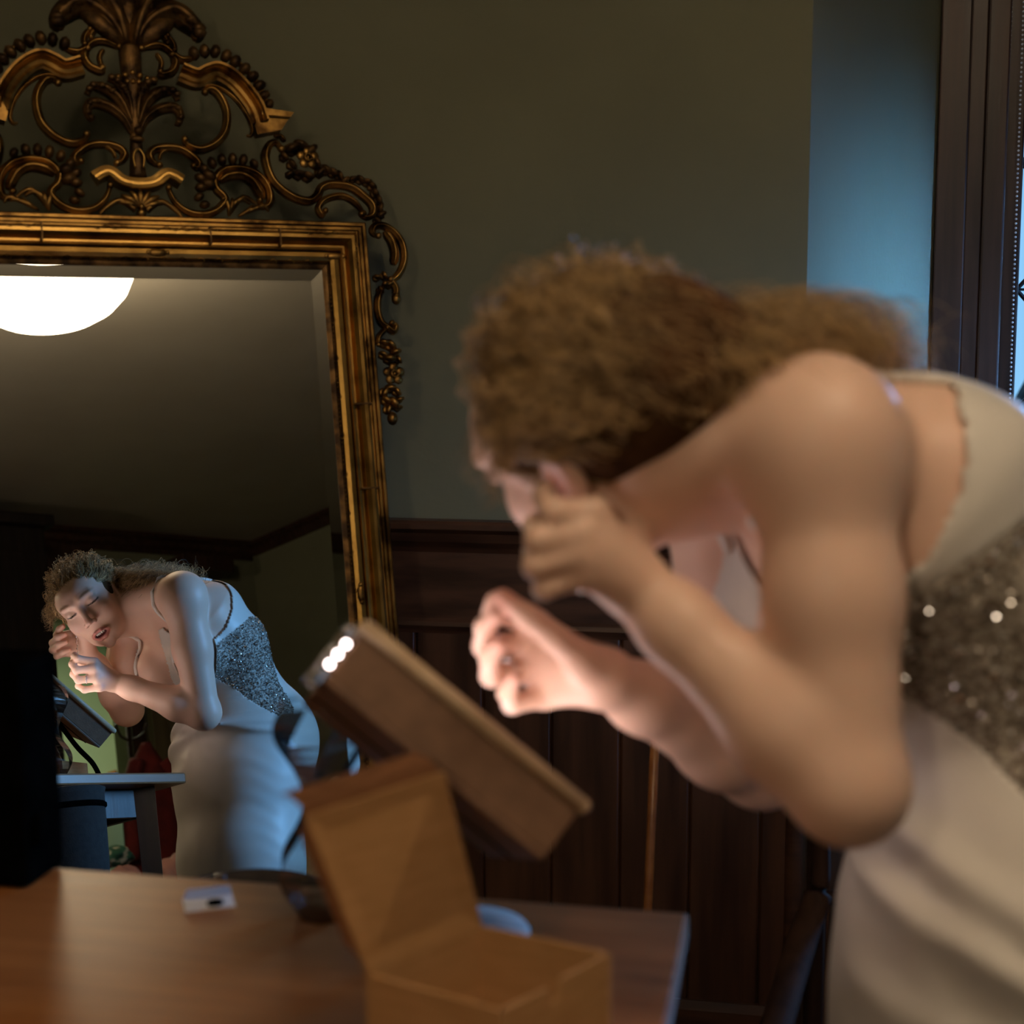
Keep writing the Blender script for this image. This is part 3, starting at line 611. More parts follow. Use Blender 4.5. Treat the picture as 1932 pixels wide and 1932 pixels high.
for P, Q in ((B, L2_), (A, L1)):   # side tabs of the lid
    e = (Q - P); bm = slab([P + e * .1, P + e * .95, P + e * .9 - fn * .010, P + e * .18 - fn * .010], (Q - P).cross(fn), .0025); obj('side_tab', bm, M_cardin, bo)
# lighted vanity case on its stand
bn = Vector((.0213, 1.008, .9136)); tv = Vector((.0356, .018, .0281)); wv = Vector((-.0397, .1832, -.0573)); av = Vector((-.1494, .0082, .1237))
av = av.normalized(); tvn = (tv - av * tv.dot(av)).normalized(); wvn = av.cross(tvn).normalized(); wvn = wvn if wvn.dot(wv) > 0 else -wvn
VL, VW, VT = .198, .186, .047
MV = Matrix(((av.x, wvn.x, tvn.x, bn.x), (av.y, wvn.y, tvn.y, bn.y), (av.z, wvn.z, tvn.z, bn.z), (0, 0, 0, 1)))
vc = bpy.data.objects.new('vanity_case', None); C.objects.link(vc); vc.matrix_world = MV; vc.empty_display_size = .05
meta(vc, 'tilted brown vanity case with lights inside, held up over the table', 'vanity case')
def vch(name, bm, m, smooth=False, bevel=0, lab=None):
    o = obj(name, bm, m, vc, smooth, bevel)
    if lab: o['label'] = lab
    return o
wt = .005
vch('bottom', bx((VL / 2, VW / 2, wt / 2), (VL, VW, wt)), M_leather, bevel=.0015)
vch('side_wall', bx((VL / 2, wt / 2, VT / 2 + wt / 2), (VL, wt, VT - wt)), M_leather, bevel=.001); vch('side_wall', bx((VL / 2, VW - wt / 2, VT / 2 + wt / 2), (VL, wt, VT - wt)), M_leather, bevel=.001)
vch('side_wall', bx((wt / 2, VW / 2, VT / 2 + wt / 2), (wt, VW - 2 * wt, VT - wt)), M_leather, bevel=.001); vch('side_wall', bx((VL - wt / 2, VW / 2, VT / 2 + wt / 2), (wt, VW - 2 * wt, VT - wt)), M_leather, bevel=.001)
bm = bmesh.new(); c4 = [(0, 0), (VL, 0), (VL, VW), (0, VW)]
for i in range(4):
    p, q = c4[i], c4[(i + 1) % 4]; tube(bm, [(p[0], p[1], VT + .001), (q[0], q[1], VT + .001)], .0058, 10)
for p in c4: ball(bm, (p[0], p[1], VT + .001), .0058, 10)
vch('rim', bm, M_tan, True, lab='tan padded rim')
vch('inner_mirror', bx((VL / 2, VW / 2, .028), (VL - .03, VW - .03, .003)), M_mirror)
for (cx, cy, sx_, sy_) in ((VL / 2, .014, VL - .03, .012), (VL / 2, VW - .014, VL - .03, .012), (.013, VW / 2, .010, VW - .05), (VL - .013, VW / 2, .010, VW - .05)):
    vch('light_strip', bx((cx, cy, .036), (sx_, sy_, .004)), M_led)
vch('back_crease', bx((VL / 2, VW * .52, -.0006), (VL, .0022, .0012)), M_black)
vch('label_plate', bx((VL * .45, VW * .27, -.0008), (.042, .011, .0014)), M_black, lab='small dark plate on the back')
# clear clip with chips of light at its upper end
bm = bmesh.new(); box(bm, (VL + .006, .02, VT * .4), (.012, .034, .05)); vch('clear_clip', bm, M_glass, bevel=.004)
for i in range(3):
    bm = bmesh.new(); ball(bm, (VL + .004, .001, .012 + i * .009), .0026, 10); vch('clip_light', bm, M_led, True)
st_ = empty('case_stand', (-.0329, 1.194, .7825), 'white round-footed stand behind the cardboard box', 'stand')
bm = bmesh.new(); lathe(bm, [(0, 0), (.046, 0), (.048, .003), (.045, .007), (.02, .011), (0, .012)], 40); obj('foot', bm, M_wash, st_, True)
bm = bmesh.new(); tube(bm, smooth_path([(0, 0, .01), (-.012, -.005, .04), (-.03, -.03, .08), (-.04, -.08, .145)], 6), .0055, 10); obj('neck', bm, M_black, st_, True)
# clear twisted vase
vs_ = empty('glass_vase', (-.162, 1.235, .7825), 'clear twisted glass vase behind the vanity case', 'vase')
bm = bmesh.new(); rings = []
for i in range(25):
    z = i / 24 * .19; r = .026 + .012 * math.sin(i / 24 * math.pi * 3 - .4) + .004 * (i / 24); tw = i * .09
    rings.append([bm.verts.new((math.cos(2 * math.pi * k / 8 + tw) * r, math.sin(2 * math.pi * k / 8 + tw) * r, z)) for k in range(8)])
for a, b in zip(rings, rings[1:]):
    for k in range(8): bm.faces.new((a[k], a[(k + 1) % 8], b[(k + 1) % 8], b[k]))
bm.faces.new(rings[0][::-1]); bmesh.ops.solidify(bm, geom=bm.faces[:], thickness=.0025); obj('vessel', bm, M_thin, vs_, False)
# black case standing on the table at the far left
bc = empty('black_case', (-.522, 1.344, .7825), 'black upright hard case at the table edge in front of the mirror', 'case', rz=math.radians(-10.8))
obj('shell', bx((0, 0, .103), (.19, .07, .206)), M_black, bc, bevel=.008)
obj('latch', bx((.097, -.01, .050), (.008, .02, .026)), M_black, bc, bevel=.002)
obj('handle', (lambda b: (tube(b, smooth_path([(-.04, 0, .206), (-.035, 0, .222), (.035, 0, .222), (.04, 0, .206)], 4), .005, 8), b)[1])(bmesh.new()), M_black, bc, True)
# earring card
ec = empty('earring_card', (-.266, 1.2615, .7822), 'small white folded card with a dark hole on the table', 'card', rz=math.radians(20))
bm = bmesh.new(); prism(bm, [(-.028, -.017), (.026, -.019), (.028, .017), (-.026, .019)], 0, .0012); obj('card', bm, M_white, ec); ec.scale = (.8, .8, .8)
bm = bmesh.new(); v = [(-.026, .019, .001), (.028, .017, .001), (.024, .006, .016), (-.022, .008, .016)]; f = [bm.verts.new(p) for p in v]; bm.faces.new(f); bmesh.ops.solidify(bm, geom=bm.faces[:], thickness=.001); obj('raised_fold', bm, M_white, ec)
bm = bmesh.new(); lathe(bm, [(0, .0014), (.009, .0014), (.009, .004), (.006, .0045), (0, .0035)], 20, (.006, -.006, 0)); obj('cushion', bm, M_black, ec, True)

# dark chair beyond the table, right
M_bent = noisy(mat('bentwood_brown', (.03, .014, .008), .75, 0, .15), (.026, .011, .006), (.045, .02, .011), 5, stretch=(8, 8, .6))
ch = empty('bentwood_chair', (.42, 1.96, 0), 'dark bentwood armchair against the panelled wall', 'chair')
def cch(name, bm, m=M_bent, sm=True, bv=0): return obj(name, bm, m, ch, sm, bv)
for ex in (0, .42):
    bm = bmesh.new(); tube(bm, smooth_path([(ex, .03, .0), (ex, .03, .3), (ex, .03, .52), (ex, .035, .66)], 6), .022, 10, flat=.6); cch('back_post', bm)
    bm = bmesh.new(); tube(bm, smooth_path([(ex, .02, .62), (ex, .005, .53), (ex - .03, -.04, .475), (ex - .10, -.20, .40), (ex - .17, -.36, .33)], 6), .021, 10, flat=.6); cch('side_bend', bm)
    bm = bmesh.new(); tube(bm, [(ex - .17, -.36, 0), (ex - .17, -.36, .335)], .016, 8); cch('front_leg', bm)
bm = bmesh.new(); v_ = [(0.10, .02, .462), (.44, .02, .462), (.26, -.42, .462), (-.10, -.42, .462)]
a = [bm.verts.new(p) for p in v_]; b = [bm.verts.new((p[0], p[1], p[2] - .03)) for p in v_]; bm.faces.new(a); bm.faces.new(b[::-1])
for k in range(4): bm.faces.new((a[k], b[k], b[(k + 1) % 4], a[(k + 1) % 4]))
cch('seat', bm, M_woodh, False, .006)
for z in (.50,): bm = bmesh.new(); tube(bm, [(0, .035, z), (.21, .06, z), (.42, .035, z)], .018, 8, flat=.5); cch('back_rail', bm)
# slender pole behind the table
sp = empty('wooden_pole', (.20, 2.24, 0), 'thin wooden pole leaning on the panelling behind the table', 'pole')
bm = bmesh.new(); tube(bm, [(0, 0, 0.003), (.028, .06, .72)], .0075, 10); obj('shaft', bm, M_table, sp, True)
bm = bmesh.new(); ball(bm, (.028, .06, .722), .0095, 10); obj('knob', bm, M_table, sp, True)

# ------------------------------------------------------------------ things seen only in the mirror
gb = empty('canvas_bucket', (-.262, 1.42, 0), 'grey canvas bucket bag between the table and the gilt mirror', 'bag')
bm = bmesh.new(); lathe(bm, [(0, .43), (.070, .43), (.076, .45), (.081, .60), (.083, .712), (.086, .724), (.081, .726), (.077, .712), (.074, .60), (.064, .46), (0, .45)], 36); obj('bag_body', bm, M_canvas, gb, True)
bm = bmesh.new(); lathe(bm, [(.0825, .685), (.0860, .688), (.0860, .694), (.0825, .697)], 36); obj('seam_band', bm, M_black, gb, True)
for i, (x, y, hgt) in enumerate(((-.03, .02, .742), (-.055, -.02, .738), (.02, -.01, .740))):
    meta(obj('brush_handle', bx((-.262 + x, 1.42 + y, (.47 + hgt) / 2), (.012, .012, hgt - .47)), M_darkwood, None, bevel=.003), ['makeup brush handle standing tallest in the grey bag', 'makeup brush handle at the rim of the grey bag, next to the black case', 'makeup brush handle in the grey bag, side nearer the woman'][i], 'brush', 'brush handles in the grey bag')
stl = empty('round_stool', (-.262, 1.42, 0), 'dark round stool carrying the grey canvas bucket', 'stool')
bm = bmesh.new(); lathe(bm, [(0, .40), (.10, .40), (.11, .41), (.11, .422), (.10, .428), (0, .428)], 32); obj('seat', bm, M_darkwood, stl, True)
for k in range(4):
    an = k * math.pi / 2 + .4; bm = bmesh.new(); tube(bm, [(math.cos(an) * .12, math.sin(an) * .12, 0), (math.cos(an) * .07, math.sin(an) * .07, .405)], .013, 8); obj('leg', bm, M_darkwood, stl, True)
rc = empty('red_coat', (2.38, -2.28, 0), 'dark red coat hanging on a stand in front of the door leaf', 'coat')
bm = bmesh.new(); rr = []
for i in range(15):
    t = i / 14; z = 1.52 - t * .72; wx = .02 + .13 * min(1, t * 3.2) + .02 * t; wyy = .03 + .05 * min(1, t * 3)
    rr.append([bm.verts.new((math.cos(q / 18 * 2 * math.pi) * wx * (1 + .07 * math.sin(q * 2.1 + t * 3)), math.sin(q / 18 * 2 * math.pi) * wyy * (1 + .15 * math.sin(q * 3.3)), z)) for q in range(18)])
for a, b in zip(rr, rr[1:]):
    for k in range(18): bm.faces.new((a[k], a[(k + 1) % 18], b[(k + 1) % 18], b[k]))
bm.faces.new(rr[0]); bm.faces.new(rr[-1]); obj('coat_body', bm, M_red, rc, True)
for sx in (-1, 1): bm = bmesh.new(); tube(bm, smooth_path([(sx * .07, .02, 1.42), (sx * .15, .05, 1.25), (sx * .17, .06, .95)], 6), lambda t: .045 - .01 * t, 10); obj('sleeve', bm, M_red, rc, True)
cs = empty('coat_stand', (2.38, -2.42, 0), 'slim brown coat stand beside the bathroom door', 'coat stand')
bm = bmesh.new(); tube(bm, [(0, 0, .02), (0, 0, 1.7)], .014, 10); obj('post', bm, M_darkwood, cs, True)
bm = bmesh.new(); lathe(bm, [(0, 0), (.14, 0), (.14, .02), (.02, .035), (0, .035)], 28); obj('foot', bm, M_darkwood, cs, True)
for sx in (-1, 1): bm = bmesh.new(); tube(bm, smooth_path([(0, 0, 1.56), (sx * .06, .02, 1.58), (sx * .09, .03, 1.64)], 4), .007, 8); obj('hook', bm, M_darkwood, cs, True)
# pink bundle and green scarf under the bar table, seen between its legs
def lump(name, c, r, m, lab, cat, par=None, seed=0, fold=9):
    bm = bmesh.new(); bmesh.ops.create_icosphere(bm, subdivisions=4, radius=1)
    for v in bm.verts:
        d = v.co.normalized(); k = 1 + .14 * noise.noise(d * 2.3 + Vector((seed, 0, 0))) + .06 * math.sin(d.x * fold + d.z * fold * .7 + seed) * abs(d.z + .4)
        v.co = Vector((d.x * r[0], d.y * r[1], max(d.z, -.75) * r[2])) * k + Vector(c)
    return meta(obj(name, bm, m, None, True), lab, cat)
sh = empty('side_shelf', (1.62, -1.15, 0), 'low dark shelf reflected behind the table legs', 'shelf')
obj('board', bx((0, 0, .70), (.75, .3, .03)), M_darkwood, sh, bevel=.004)
for x in (-.34, .34): obj('leg', bx((x, 0, .345), (.04, .26, .68)), M_darkwood, sh, bevel=.003)
lump('pink_scarf', (1.72, -1.15, .775), (.10, .09, .07), M_pink, 'pink crumpled scarf reflected beside the white dress', 'scarf', seed=2)
lump('pink_pouch', (1.47, -1.15, .765), (.07, .07, .06), M_pink, 'small pink pouch reflected between the table legs', 'pouch', seed=5)
lump('green_scarf', (1.47, -1.20, .865), (.08, .07, .045), noisy(mat('green_print', (.05, .16, .09), .8), (.02, .10, .055), (.42, .42, .30), 30, lo=.5, hi=.6), 'green patterned scarf lying on the pink pouch', 'scarf', seed=8)
# bench with throw and blue bundle at the right of the reflected dress
be = empty('cream_bench', (2.52, -1.05, 0), 'low bench covered with a cream throw reflected beside the dress', 'bench')
obj('throw', bx((0, 0, .70), (.62, .45, .38)), M_cream, be, bevel=.03); obj('bench_base', bx((0, 0, .25), (.56, .40, .50)), M_darkwood, be)
lump('navy_bundle', (2.26, -1.0, .94), (.075, .07, .055), M_navy, 'dark blue folded garment on the cream bench', 'garment', seed=4)
lump('cream_cushion', (2.50, -1.0, .99), (.14, .08, .10), M_cream, 'pale cushion at the back of the cream bench', 'cushion', seed=12, fold=3)
# dark valance shelf on the back wall
meta(obj('wall_shelf', bx((3.02, YB + .08, 2.54), (.34, .16, .09)), M_darkwood, None, bevel=.01), 'short dark shelf high on the wall right of the doorway', 'shelf')
# dark wardrobe left of the doorway
M_ebony = noisy(mat('ebonised_wood', (.008, .006, .005), .7, 0, .2), (.006, .004, .003), (.014, .009, .007), 5, stretch=(8, 8, .6))
wr = empty('wardrobe', (1.42, YB + .28, 0), 'tall dark wardrobe left of the lit bathroom doorway', 'wardrobe')
obj('carcass', bx((0, 0, 1.28), (.80, .5, 2.5)), M_ebony, wr, bevel=.01); obj('cornice', bx((0, .01, 2.56), (.88, .56, .06)), M_ebony, wr, bevel=.015)
for x in (-.2, .2):
    dd_ = obj('door', bx((x, .262, 1.25), (.38, .02, 2.3)), M_ebony, wr, bevel=.004)
    bm = bmesh.new(); ball(bm, (x * .2, .285, 1.2), .014, 10); k_ = obj('knob', bm, M_chrome, dd_, True)
# bathroom fittings
sm = empty('shower_mixer', (2.85, -4.40, 1.68), 'chrome shower bar with round valves in the lit bathroom', 'shower')
M_teal = noisy(mat('tinted_chrome', (.06, .15, .12), .3, .6), (.04, .11, .09), (.09, .19, .15), 12)
bm = bmesh.new(); tube(bm, [(-.22, .06, .03), (.26, .06, .03)], .014, 10); obj('bar', bm, M_chrome, sm, True)
for x in (-.17, .0, .24):
    bm = bmesh.new(); tube(bm, [(x, .02, .03), (x, .12, .03)], .034, 14); obj('valve', bm, M_teal, sm, True)
bm = bmesh.new(); tube(bm, [(.06, .06, .12), (.06, .06, -.6)], .014, 10); obj('riser', bm, M_teal, sm, True)
bm = bmesh.new(); tube(bm, [(.24 + math.cos(q / 20 * 2 * math.pi) * .07, .10, .03 + math.sin(q / 20 * 2 * math.pi) * .10) for q in range(21)], .004, 6); obj('hose', bm, M_teal, sm, True)
lump('white_towel', (2.83, -3.6, 1.50), (.10, .06, .04), M_white, 'white folded towel on the bathroom ledge', 'towel', seed=20)
meta(obj('bathroom_ledge', bx((2.75, -3.62, .735), (1.5, .3, 1.47)), M_bath, None, bevel=.005), 'pale green tiled ledge inside the lit bathroom', 'ledge')
tl = empty('wooden_tray', (3.04, -3.6, 1.4705), 'small wooden rack standing on the bathroom ledge', 'rack')
obj('upright', bx((-.035, 0, .07), (.015, .08, .14)), M_table, tl); obj('upright', bx((.035, 0, .07), (.015, .08, .14)), M_table, tl); obj('shelf', bx((0, 0, .12), (.07, .08, .012)), M_table, tl)
#BODY#
# ------------------------------------------------------------------ signed-distance sculpting + surface nets
SK = .93
HC = np.array([.0669, 1.0715, 1.2058])
HR = np.array([[0.4967, -0.5975, -0.6295], [0.7678, 0.6407, -0.0023], [0.4048, -0.4821, 0.777]])   # columns: right, forward, up
def hw(p): return HC + SK * (HR @ np.asarray(p, float))
def nrm(v): v = np.asarray(v, float); return v / np.linalg.norm(v)
class Prims:
    def __init__(s): s.L = []
    def add(s, fn, lo, hi, k=.01, op='u'): s.L.append((fn, np.asarray(lo, float), np.asarray(hi, float), k, op)); return s
    def cap(s, a, b, ra, rb, k=.01, op='u'):
        a = np.asarray(a, float); b = np.asarray(b, float); ab = b - a; L2 = ab @ ab + 1e-12; m = max(ra, rb)
        def fn(p):
            t = np.clip(((p - a) @ ab) / L2, 0, 1); return np.linalg.norm(p - a - t[:, None] * ab, axis=1) - (ra + (rb - ra) * t)
        return s.add(fn, np.minimum(a, b) - m, np.maximum(a, b) + m, k, op)
    def chain(s, pts, rad, k=.01, op='u'):
        for i in range(len(pts) - 1): s.cap(pts[i], pts[i + 1], rad[i], rad[i + 1], k, op)
        return s
    def ell(s, c, r, R=None, k=.01, op='u'):
        c = np.asarray(c, float); r = np.asarray(r, float); R = np.eye(3) if R is None else np.asarray(R)
        def fn(p):
            q = (p - c) @ R; k0 = np.linalg.norm(q / r, axis=1); k1 = np.linalg.norm(q / (r * r), axis=1) + 1e-9; return k0 * (k0 - 1) / k1
        m = r.max(); return s.add(fn, c - m, c + m, k, op)
    def hell(s, c, r, k=.01, op='u', rot=0):       # ellipsoid in the head's frame (rot about the head's x axis)
        cr, sr = math.cos(rot), math.sin(rot); Q = np.array([[1, 0, 0], [0, cr, -sr], [0, sr, cr]])
        return s.ell(hw(c), SK * np.asarray(r), HR @ Q, k * SK, op)
    def hcap(s, a, b, ra, rb, k=.01, op='u'): return s.cap(hw(a), hw(b), ra * SK, rb * SK, k * SK, op)
    def seg(s, a, b, right, wa, wb, da, db, k=.03):  # flattened limb: half-width w along right, half-depth d
        a = np.asarray(a, float); b = np.asarray(b, float); ax = nrm(b - a); r = nrm(np.asarray(right) - ax * (np.asarray(right) @ ax)); f = np.cross(ax, r); L = np.linalg.norm(b - a)
        def fn(p):
            q = p - a; z = q @ ax; t = np.clip(z / L, 0, 1); ze = np.where(z < 0, z, np.where(z > L, z - L, 0)); w = wa + (wb - wa) * t; d = da + (db - da) * t
            x = (q @ r) / w; y = (q @ f) / d; m = np.minimum(w, d); e = ze / m; k0 = np.sqrt(x * x + y * y + e * e) + 1e-9
            k1 = np.sqrt((x / w) ** 2 + (y / d) ** 2 + (e / m) ** 2) + 1e-9; return k0 * (k0 - 1) / k1
        m = max(wa, wb, da, db); return s.add(fn, np.minimum(a, b) - m, np.maximum(a, b) + m, k)
    def __call__(s, p, lo=None, hi=None):
        d = np.full(len(p), .06)
        for fn, l, h, k, op in s.L:
            if lo is not None and (np.any(l - .045 > hi) or np.any(h + .045 < lo)): continue
            e = fn(p)
            if op == 'u':
                hh = np.clip(.5 + .5 * (d - e) / k, 0, 1); d = d + (e - d) * hh - k * hh * (1 - hh)
            else:
                hh = np.clip(.5 - .5 * (d + e) / k, 0, 1); d = d + (-e - d) * hh + k * hh * (1 - hh)
        return d
def surface_nets(F, boxes, h, post=None, Bn=16):
    bs = Bn * h; cand = set()
    for l, u in boxes:
        a = np.floor((l - .012) / bs).astype(int); b = np.floor((u + .012) / bs).astype(int)
        for i in range(a[0], b[0] + 1):
            for j in range(a[1], b[1] + 1):
                for k in range(a[2], b[2] + 1): cand.add((i, j, k))
    g = np.arange(Bn + 1); G = np.stack(np.meshgrid(g, g, g, indexing='ij'), -1).reshape(-1, 3)
    OFF = 1 << 14
    def key(c): return ((c[:, 0] + OFF).astype(np.int64) << 32) | ((c[:, 1] + OFF).astype(np.int64) << 16) | (c[:, 2] + OFF).astype(np.int64)
    CID, CP, QL = [], [], []
    E = [((0, 0, 0), (1, 0, 0)), ((0, 1, 0), (1, 1, 0)), ((0, 0, 1), (1, 0, 1)), ((0, 1, 1), (1, 1, 1)), ((0, 0, 0), (0, 1, 0)), ((1, 0, 0), (1, 1, 0)), ((0, 0, 1), (0, 1, 1)), ((1, 0, 1), (1, 1, 1)),
         ((0, 0, 0), (0, 0, 1)), ((1, 0, 0), (1, 0, 1)), ((0, 1, 0), (0, 1, 1)), ((1, 1, 0), (1, 1, 1))]
    for bl in cand:
        base = np.array(bl) * Bn; lo = base * h; hi = lo + bs; cen = (lo + hi) / 2
        if abs(F(cen[None], lo, hi)[0]) > bs * .87 + .02: continue
        V = F((base + G) * h, lo, hi).reshape(Bn + 1, Bn + 1, Bn + 1); I = V < 0
        if I.all() or not I.any(): continue
        acc = np.zeros((Bn, Bn, Bn, 3)); cnt = np.zeros((Bn, Bn, Bn)); sl = lambda o: tuple(slice(o[q], o[q] + Bn) for q in range(3))
        for a, b in E:
            va, vb = V[sl(a)], V[sl(b)]; m = (va < 0) != (vb < 0); t = np.where(m, va / np.where(m, va - vb, 1), 0)
            aa = np.array(a); dd = np.array(b) - aa; acc += m[..., None] * (aa + t[..., None] * dd); cnt += m
        idx = np.argwhere(cnt > 0)
        if len(idx) == 0: continue
        pos = (base + idx + acc[tuple(idx.T)] / cnt[tuple(idx.T)][:, None]) * h
        CID.append(key(base + idx)); CP.append(pos)
        for ax in range(3):
            o = [0, 0, 0]; o[ax] = 1; va = I[:Bn, :Bn, :Bn]; vb = I[sl(o)]; m = np.argwhere(va != vb)
            if len(m) == 0: continue
            b1, c1 = np.zeros(3, int), np.zeros(3, int); b1[(ax + 1) % 3] = 1; c1[(ax + 2) % 3] = 1; gq = base + m
            q = np.stack([key(gq), key(gq - b1), key(gq - b1 - c1), key(gq - c1)], 1); fl = va[tuple(m.T)]; q[~fl] = q[~fl][:, ::-1]; QL.append(q)
    ids = np.concatenate(CID); P = np.concatenate(CP); Q = np.concatenate(QL); o = np.argsort(ids); ids = ids[o]; P = P[o]
    ii = np.searchsorted(ids, Q); ii = np.clip(ii, 0, len(ids) - 1); ok = (ids[ii] == Q).all(1); ii = ii[ok]
    return P, ii
def relax(P, Q, n=2, w=.5):
    for _ in range(n):
        acc = np.zeros_like(P); cnt = np.zeros(len(P))
        for a in range(4):
            b = (a + 1) % 4; np.add.at(acc, Q[:, a], P[Q[:, b]]); np.add.at(cnt, Q[:, a], 1); np.add.at(acc, Q[:, b], P[Q[:, a]]); np.add.at(cnt, Q[:, b], 1)
        m = cnt > 0; P = P.copy(); P[m] = P[m] * (1 - w) + w * acc[m] / cnt[m][:, None]
    return P
def to_mesh(name, P, Q):
    me = bpy.data.meshes.new(name); me.vertices.add(len(P)); me.vertices.foreach_set('co', P.astype(np.float32).ravel())
    me.loops.add(Q.size); me.loops.foreach_set('vertex_index', Q.astype(np.int32).ravel()); me.polygons.add(len(Q))
    me.polygons.foreach_set('loop_start', np.arange(0, Q.size, 4, dtype=np.int32)); me.update(calc_edges=True)
    me.polygons.foreach_set('use_smooth', np.ones(len(Q), bool)); return me
def submesh(P, Q, mask):
    q = Q[mask]; u, inv = np.unique(q, return_inverse=True); return P[u], inv.reshape(q.shape)

# ------------------------------------------------------------------ the woman: joints in world metres
LS, LE, LW = (.205, .988, 1.205), (.217, .938, .990), (.085, 1.005, 1.108)
RS, RE, RW = (.166, 1.288, 1.176), (.214, 1.250, .913), (.074, 1.117, 1.017)
C7, T1, T2 = (.235, 1.135, 1.185), (.275, 1.140, 1.150), (.338, 1.143, 1.085)
WA, PC, TH = (.385, 1.130, .985), (.408, 1.108, .865), (.400, 1.105, .770)
RA = (-.10, .99, -.08); RB = (0, 1, 0)
def torso(P):
    P.seg(C7, T1, RA, .105, .150, .068, .096, .03); P.seg(T1, T2, RA, .150, .138, .096, .103, .03)
    P.seg(T2, WA, RB, .138, .118, .103, .096, .04); P.seg(WA, PC, RB, .118, .168, .096, .132, .04); P.seg(PC, TH, RB, .168, .168, .132, .134, .04)
    P.ell((.236, 1.070, 1.062), (.058, .055, .058), k=.03); P.ell((.236, 1.222, 1.052), (.058, .055, .058), k=.03)   # bust
    P.ell((.472, 1.050, .865), (.090, .090, .110), k=.07); P.ell((.472, 1.168, .865), (.090, .090, .110), k=.07)    # seat
    return P
def hand(P, W, mcp, pip, dip, tip, th, kk=.004):
    W = np.asarray(W); pm = np.mean(mcp, axis=0)
    for m in mcp: P.cap(W + (np.asarray(m) - W) * .12, m, .0150, .0100, .014)
    P.cap(W + (np.asarray(th[0]) - W) * .1, th[0], .016, .0125, .014)
    P.cap(W + (pm - W) * .35, W + (pm - W) * .8, .016, .014, .012)
    for i in range(4):
        r = (.0086, .0088, .0083, .0074)[i]
        P.cap(mcp[i], pip[i], r * 1.12, r, .006); P.cap(pip[i], dip[i], r, r * .90, kk); P.cap(dip[i], tip[i], r * .90, r * .74, kk)
    P.cap(th[0], th[1], .0125, .0100, .012); P.cap(th[1], th[2], .0100, .0092, .005); P.cap(th[2], th[3], .0092, .0074, kk)
LH = dict(mcp=[(.054, .985, 1.162), (.047, .976, 1.149), (.045, .974, 1.135), (.049, .978, 1.121)],
          pip=[(.027, .972, 1.163), (.017, .968, 1.145), (.015, .968, 1.128), (.021, .973, 1.112)],
          dip=[(.021, .995, 1.171), (.015, .993, 1.151), (.015, .993, 1.133), (.023, .996, 1.114)],
          tip=[(.026, 1.012, 1.177), (.025, 1.010, 1.154), (.026, 1.009, 1.136), (.033, 1.010, 1.117)],
          th=[(.074, 1.016, 1.130), (.058, 1.026, 1.153), (.044, 1.024, 1.168), (.033, 1.018, 1.179)])
RH = dict(mcp=[(.018, 1.135, 1.058), (.012, 1.142, 1.040), (.015, 1.140, 1.019), (.026, 1.133, 1.000)],
          pip=[(-.014, 1.122, 1.068), (-.021, 1.122, 1.042), (-.016, 1.118, 1.020), (.000, 1.113, .999)],
          dip=[(-.012, 1.104, 1.079), (-.020, 1.105, 1.060), (-.017, 1.100, 1.038), (-.004, 1.095, 1.012)],
          tip=[(-.007, 1.097, 1.085), (-.011, 1.093, 1.071), (-.009, 1.089, 1.050), (.002, 1.087, 1.025)],
          th=[(.052, 1.098, 1.035), (.032, 1.088, 1.055), (.012, 1.087, 1.071), (-.002, 1.093, 1.081)])
def head(P):
    P.hell((0, -.015, .036), (.071, .090, .068), .02)
    P.hell((0, .032, .050), (.060, .060, .045), .02)
    P.hell((0, .032, -.012), (.058, .058, .080), .02)
    P.hell((0, .048, -.064), (.040, .040, .028), .022)
    P.hell((0, .079, -.086), (.014, .013, .012), .014)
    for s in (-1, 1):
        P.hell((s * .038, .064, -.008), (.022, .022, .024), .018)
        P.hcap((s * .012, .088, .044), (s * .040, .078, .046), .0085, .0075, .012)
        P.hell((s * .032, .103, .028), (.018, .013, .011), .012, 's')
        P.hell((s * .031, .0775, .0285), (.0142, .0125, .0118), .004)
        P.hcap((s * .018, .0885, .0235), (s * .031, .0908, .0205), .0013, .0016, .002); P.hcap((s * .031, .0908, .0205), (s * .044, .0845, .0235), .0016, .001, .002)
    P.hcap((0, .088, .034), (0, .106, -.002), .0065, .0085, .010); P.hell((0, .110, -.010), (.0095, .010, .0085), .006)
    for s in (-1, 1): P.hell((s * .0115, .101, -.0155), (.0072, .009, .0065), .005)
    for s in (-1, 1): P.hell((s * .0062, .106, -.0215), (.0032, .0045, .003), .002, 's')
    for s in (-1, 1):
        P.hcap((s * .023, .0865, -.050), (s * .008, .0975, -.0435), .0034, .0044, .004); P.hcap((s * .022, .0865, -.054), (s * .007, .0955, -.0632), .0038, .0054, .004)
    P.hcap((-.008, .0975, -.0438), (.008, .0975, -.0438), .0042, .0042, .004); P.hcap((-.007, .0955, -.0632), (.007, .0955, -.0632), .0054, .0054, .004)
    P.hell((0, .100, -.0535), (.0175, .014, .0055), .003, 's')
    for s in (-1, 1):
        P.hell((s * .0735, -.006, .000), (.0065, .0175, .030), .006, rot=.2); P.hell((s * .080, .000, .004), (.005, .010, .016), .003, 's', rot=.2)
        P.hell((s * .0735, .003, -.027), (.005, .007, .008), .005)
    return P
BODY = Prims(); torso(BODY); ARMP = []; FOREP = []
BODY.cap(C7, LS, .048, .046, .03).cap(C7, RS, .048, .046, .03)
BODY.cap(hw((-.02, -.05, -.03)), (.205, 1.01, 1.222), .036, .040, .03).cap(hw((.02, -.05, -.03)), (.175, 1.25, 1.195), .036, .038, .03)
BODY.ell((.300, 1.06, 1.19), (.07, .06, .045), k=.04); BODY.ell((.285, 1.215, 1.18), (.07, .06, .045), k=.04)   # shoulder blades
